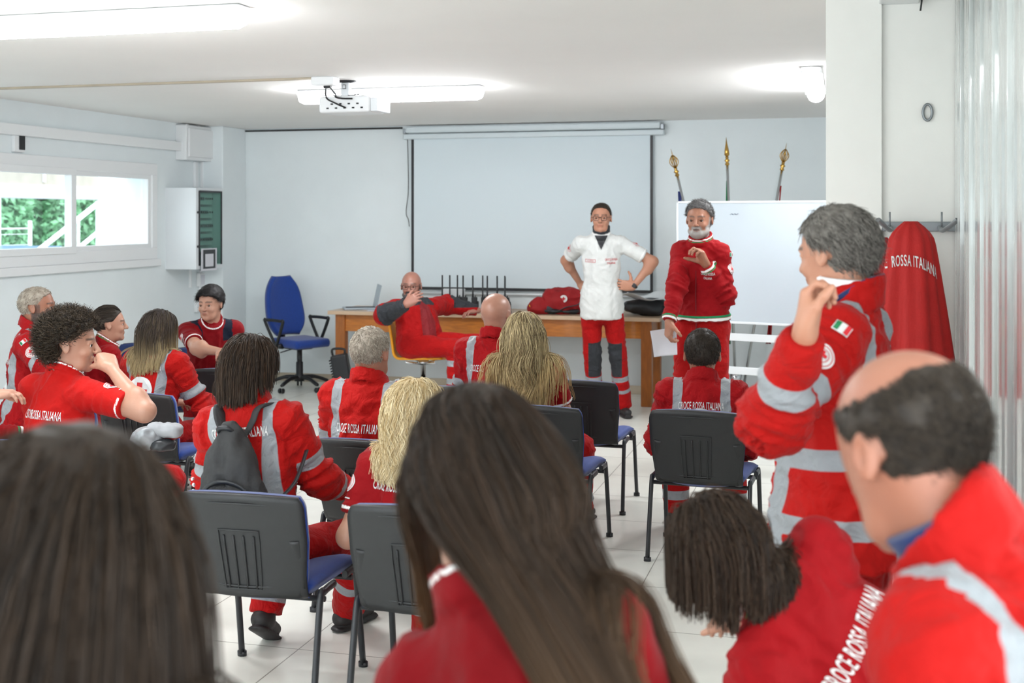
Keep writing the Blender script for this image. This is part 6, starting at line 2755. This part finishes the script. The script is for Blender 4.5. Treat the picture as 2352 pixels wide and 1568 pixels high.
# long wavy blonde highlights
person('wavy', 'woman with long wavy highlighted hair in red polo shirt', (1203, 712, 6.5), hd=3, sit=True, s=.97, skin_m='skin_fair', hy=8, lean=4, seat=C3,
       kind='polo', top_m='sweat_cloth', text_back=(CRI, .26, .24, .036),
       hair=dict(m='hair_highlight', t=.010, n=700, long=True, len=.54, kids=8, spread=.010, cover_ears=True, wave=.08, wl=18, m_steps=42, fall=.22, r=.0015, backsweep=-.3), marks='', seed=14, legs={'R': {'kd': (.5, 1, -.1)}})
# man by the whiteboard, seated
person('seat_right', 'dark-haired man in reflective jacket seated before the whiteboard', (1613, 750, 6.3), hd=4, sit=True, s=1.05, skin_m='skin_tan', hy=2, lean=12, seat=C1,
       kind='jacket', top_m='jacket_cloth_pink', text_back=(CRI, .345, .235, .04), cross=.215, hair=dict(m='hair_dark', t=.006, n=4500, r=.0009, len=.010, stand=.5, comb=(.2, 0, -.6)), seed=15, marks='', head_s=1.1)
# off-frame arm at the left edge
person('edge', 'person in red sweatshirt cut off by the left edge, hand resting', (-62, 742, 6.1), hd=-30, sit=True, s=1.0, skin_m='skin_fair', kind='sweat', top_m='polo_cloth',
       arms={'R': dict(e=(-80, 935, 'n'), w=(-22, 905, 'n'), f=(.5, .8, 0), n=(0, 0, -1))}, hair=dict(m='hair_dark', t=.01, n=300, len=.02), seed=16, marks='')
# standing man in profile
I = person('thinker', 'standing man in bright reflective jacket, hand at his mouth, beside white pillar', (1913, 466, 3.25), hd=80, sit=False, s=1.04, face=True, skin_m='skin_mid', hy=-24, hp=10, build=1.12, lean=3,
       kind='jacket', hbands=(.17, .0), hems=-.11, belly=((.10, -.04, .16), (.05, .12, .2)), hand_h=.0034, head_h=.005, g_h=.0085,
       arms={'L': dict(e=(1775, 960, 'n'), w=(1848, 770, 'n'), fi=(.2, 1, -.1), ni=(.7, -.3, .5), curl=(50, 58, 62, 66), thumb=(.8, .3, .4), badge=(-.95, -.1, 0)), 'R': dict(ed=(.1, .35, -1), wd=(-1, .35, .12))}, hidden_arms='R',
       hair=dict(m='hair_grey', t=.010, n=7000, r=.0011, len=.028, stand=.2, comb=(0, -.5, -.55), wav=.006, low=-.008), marks='L', seed=17, collar=1.3)
NRm = Matrix([[float(x) for x in r_] for r_ in I['NR']])
bm = bmesh.new()
lathe(bm, [(.070, .030), (.079, .034), (.080, .072), (.074, .078), (.068, .074)], A_v(I['N'] + I['NR'][:, 1] * .004 - I['org']), 30, NRm)
obj('shirt_collar', bm, 'white_fabric', I['body'])
bm = bmesh.new()
cc = I['N'] - I['org']
tube(bm, arc_pts([A_v(cc + I['NR'] @ A(p)) for p in ((.060, -.065, .075), (0, -.088, .083), (-.070, -.045, .070), (-.098, .03, .01), (-.09, .12, -.07), (-.05, .165, -.17))]), .010, 6, flat=(.35, 1.0))
obj('lanyard', bm, 'navy_fabric', I['body'])
# balding man, front right
I = person('balding', 'balding man in reflective red jacket leaning in at right foreground', (2035, 792, 1.64), sw=.88, hd=54, sit=False, s=1.02, skin_m='skin_ruddy', hy=-12, hp=24, lean=30, roll=-8, hipz=.86, head_s=1.06,
       kind='jacket', hair=dict(m='hair_balding', t=.006, n=9000, len=.014, stand=.10, comb=(0, -.6, -.5), rag=.03, bald_top=.062, low=-.01, r=.0008), seed=18, marks='', feet=False, g_h=.011, head_h=.005, collar=1.3)
bm = bmesh.new()
NRm = Matrix([[float(x) for x in r_] for r_ in I['NR']])
lathe(bm, [(.062, .02), (.070, .04), (.072, .066), (.066, .068)], A_v(I['N'] + I['NR'][:, 1] * .004 - I['org']), 30, NRm)
obj('inner_collar', bm, 'navy_fabric', I['body'])
# dark-haired woman looking down, front
person('looking_down', 'dark-haired woman in red sweatshirt looking down, loose hair hiding her face', (1592, 1132, 2.6), hd=30, sit=True, s=.93, skin_m='skin_fair', hy=35, hp=28, lean=24, roll=-52, hr=-8,
       kind='sweat', top_m='sweat_cloth', text_back=(CRI, .33, .24, .045), hair=dict(m='hair_brown', t=.003, n=1300, long=True, len=.155, kids=9, spread=.0075, cover_ears=True, m_steps=22, fall=.26, r=.0009, wave=.015), seed=19, marks='L', collar=1.2)
# long-haired woman, centre front
person('long_hair', 'woman with long straight brown hair in red polo, centre foreground', (1112, 868, 1.72), hd=-14, sit=True, s=.98, sw=.92, skin_m='skin_fair', hy=-4, hp=6, lean=10, roll=-22, neck=.19,
       kind='polo', top_m='crimson_cloth', text_back=(CRI, .35, .27, .05), hipz=.68,
       hair=dict(m='hair_long', t=.008, n=1100, long=True, len=.62, kids=9, spread=.006, cover_ears=True, m_steps=40, fall=.34, r=.0010, backsweep=-.05, len_left=.46, bundle=(.06, .80, .050, -.118, .03), sides=((.02, .2, -1), (.42, -.12, -1), -.058)), marks='L', seed=20, collar=1.4)
# nearest head, bottom left
person('nearest', 'blurred nearest person with long brown hair, bottom left corner', (150, 985, 1.22), hd=-10, sit=True, s=.98, skin_m='skin_fair', hipz=.75, hy=0, lean=6,
       kind='polo', top_m='crimson_cloth', hair=dict(m='hair_near', t=.020, n=900, long=True, len=.60, kids=8, spread=.010, cover_ears=True, m_steps=30, fall=.20, r=.0013), marks='', seed=21)

# ------------------------------------------------------------------ things people carry
def bpack(I):
    W, Rt, org, up = I['W'], I['Rt'], I['org'], I['up']
    base = A_v(I['org'])
    t = empty('backpack', base, 0, 'black backpack on the back of the brown-haired boy', 'backpack')
    c0 = W(.03, -.20, .245 * up)
    R2 = Rt @ rx(4)
    PFd = Field()
    L = lambda x, y, z: c0 + R2 @ A((x, y, z))
    PFd.add(Ell(L(0, 0, -.09), (.138, .082, .12), R2))
    PFd.add(Ell(L(0, .0, .03), (.108, .068, .12), R2), .05)
    PFd.add(Ell(L(0, .015, .13), (.052, .042, .09), R2), .06)
    PFd.add(Cone(L(-.09, -.0, -.15), L(.09, 0, -.15), .06, .06), .04)
    lo, hi = PFd.box(.03)
    v, q = surf(PFd, lo, hi, .009)
    v = relax(v, q, 1, .4)
    n = vnormals(v, q)
    ql = (v - c0) @ R2
    f = 1 - np.abs(2 * vnoise(ql * A((30, 14, 12)), 4) - 1)
    v = v + n * ((f - .6) * .024)[:, None]
    npmesh('bag_body', v, q, ['backpack_fabric'], t, org)
    P2 = Field()
    P2.add(Ell(L(.005, -.070, -.10), (.108, .045, .075), R2))
    P2.add(Ell(L(.005, -.062, -.05), (.090, .04, .055), R2), .03)
    lo, hi = P2.box(.02)
    v, q = surf(P2, lo, hi, .009)
    n = vnormals(v, q)
    f = 1 - np.abs(2 * vnoise(((v - c0) @ R2) * A((40, 10, 12)), 7) - 1)
    v = v + n * ((f - .6) * .010)[:, None]
    npmesh('front_pocket', v, q, ['backpack_fabric'], t, org)
    bm = bmesh.new()
    arc = [A_v(L(.005 + .118 * math.cos(a), -.092 + .03 * abs(math.cos(a)), -.10 + .115 * math.sin(a)) - org) for a in [pi * k / 14 for k in range(15)]]
    tube(bm, arc, .0075, 6, flat=(.6, 1.2))
    obj('pocket_flap', bm, 'black_satin', t)
    top = L(0, .015, .185)
    for sd in (-1, 1):
        bm = bmesh.new()
        pts = [top + R2 @ A((0, -.005, 0))]
        for x, z in ((.035, .40), (.065, .44), (.085, .475)):
            src = I['W'](sd * x, -.4, z * up)
            hit, nn, _, _ = I['bv'].ray_cast(A_v(src), A_v(Rt[:, 1]))
            pts.append(A(hit) - Rt[:, 1] * .010 if hit is not None else W(sd * x, -.10, z * up))
        pts[-1] = pts[-1] + Rt[:, 2] * .012
        pts.append(W(sd * .115, .02, .49 * up))
        tube(bm, arc_pts([A_v(x - org) for x in pts]), .030, 8, flat=(1.0, .26))
        obj('shoulder_strap', bm, 'backpack_fabric', t)
    bm = bmesh.new()
    tube(bm, arc_pts([A_v(x - org) for x in (L(.13, .03, -.10), L(.20, .10, -.03), L(.215, .19, .08))]), .013, 6, flat=(1.0, .4))
    obj('side_strap', bm, 'black_satin', t)
    bm = bmesh.new()
    tube(bm, arc_pts([A_v(L(x, y, z) - org) for x, y, z in ((-.03, -.0, .175), (-.02, -.03, .20), (.02, -.03, .20), (.03, 0, .175))]), .009, 6)
    obj('grab_handle', bm, 'black_satin', t)
    bm = bmesh.new()
    for k in range(9):
        box(bm, A_v(L(-.142 + .003 * (k % 2), -.035, -.15 + k * .022) - org), (.008, .010, .013), Matrix.Rotation(k, 3, 'X'), bev=.002)
    obj('beaded_zip', bm, 'white_metal', t)


bpack(PB)
# gloves on the curly man's lap
Ic = PEOPLE['curly']
gpos = P(352, 985, 5.35)
t = empty('work_gloves', (gpos.x, gpos.y, gpos.z - .08), .5, 'grey and red padded work gloves on the lap of the curly-haired man', 'gloves')
lump('cuff', 'reflective', (-.03, 0, .05), (.07, .06, .05), .3, 41, .02, 9, t, sub=4)
lump('palm', 'grey_knit', (.05, .0, .07), (.08, .05, .035), -.3, 44, .02, 9, t, sub=4)
lump('grip', 'black_satin', (.04, -.02, .01), (.06, .05, .03), .2, 47, .015, 9, t, sub=4)
lump('trim', 'red_fabric', (.06, .03, .045), (.08, .03, .02), .4, 49, .015, 9, t, sub=4)
# arched lettering on the hung jacket
me = HJb.data
wv = [Vector(v.co) for v in me.vertices]
bvh = BVHTree.FromPolygons(wv, [tuple(p.vertices) for p in me.polygons])
c_ = P(2098, 600, 4.4)
lc = HJ.matrix_basis.inverted() @ c_ if False else Matrix.Rotation(-TH, 4, 'Z') @ (c_ - HJ.location)
decal('lettering', [(text2d(CRI, .042, .25), 'letter_white')], bvh, Vector((lc.x, -.3, lc.z)), Vector((0, 1, 0)), Vector((0, 0, 1)), HJ, (0, 0, 0), bend=lambda x: -3.2 * x * x, maxd=.6)
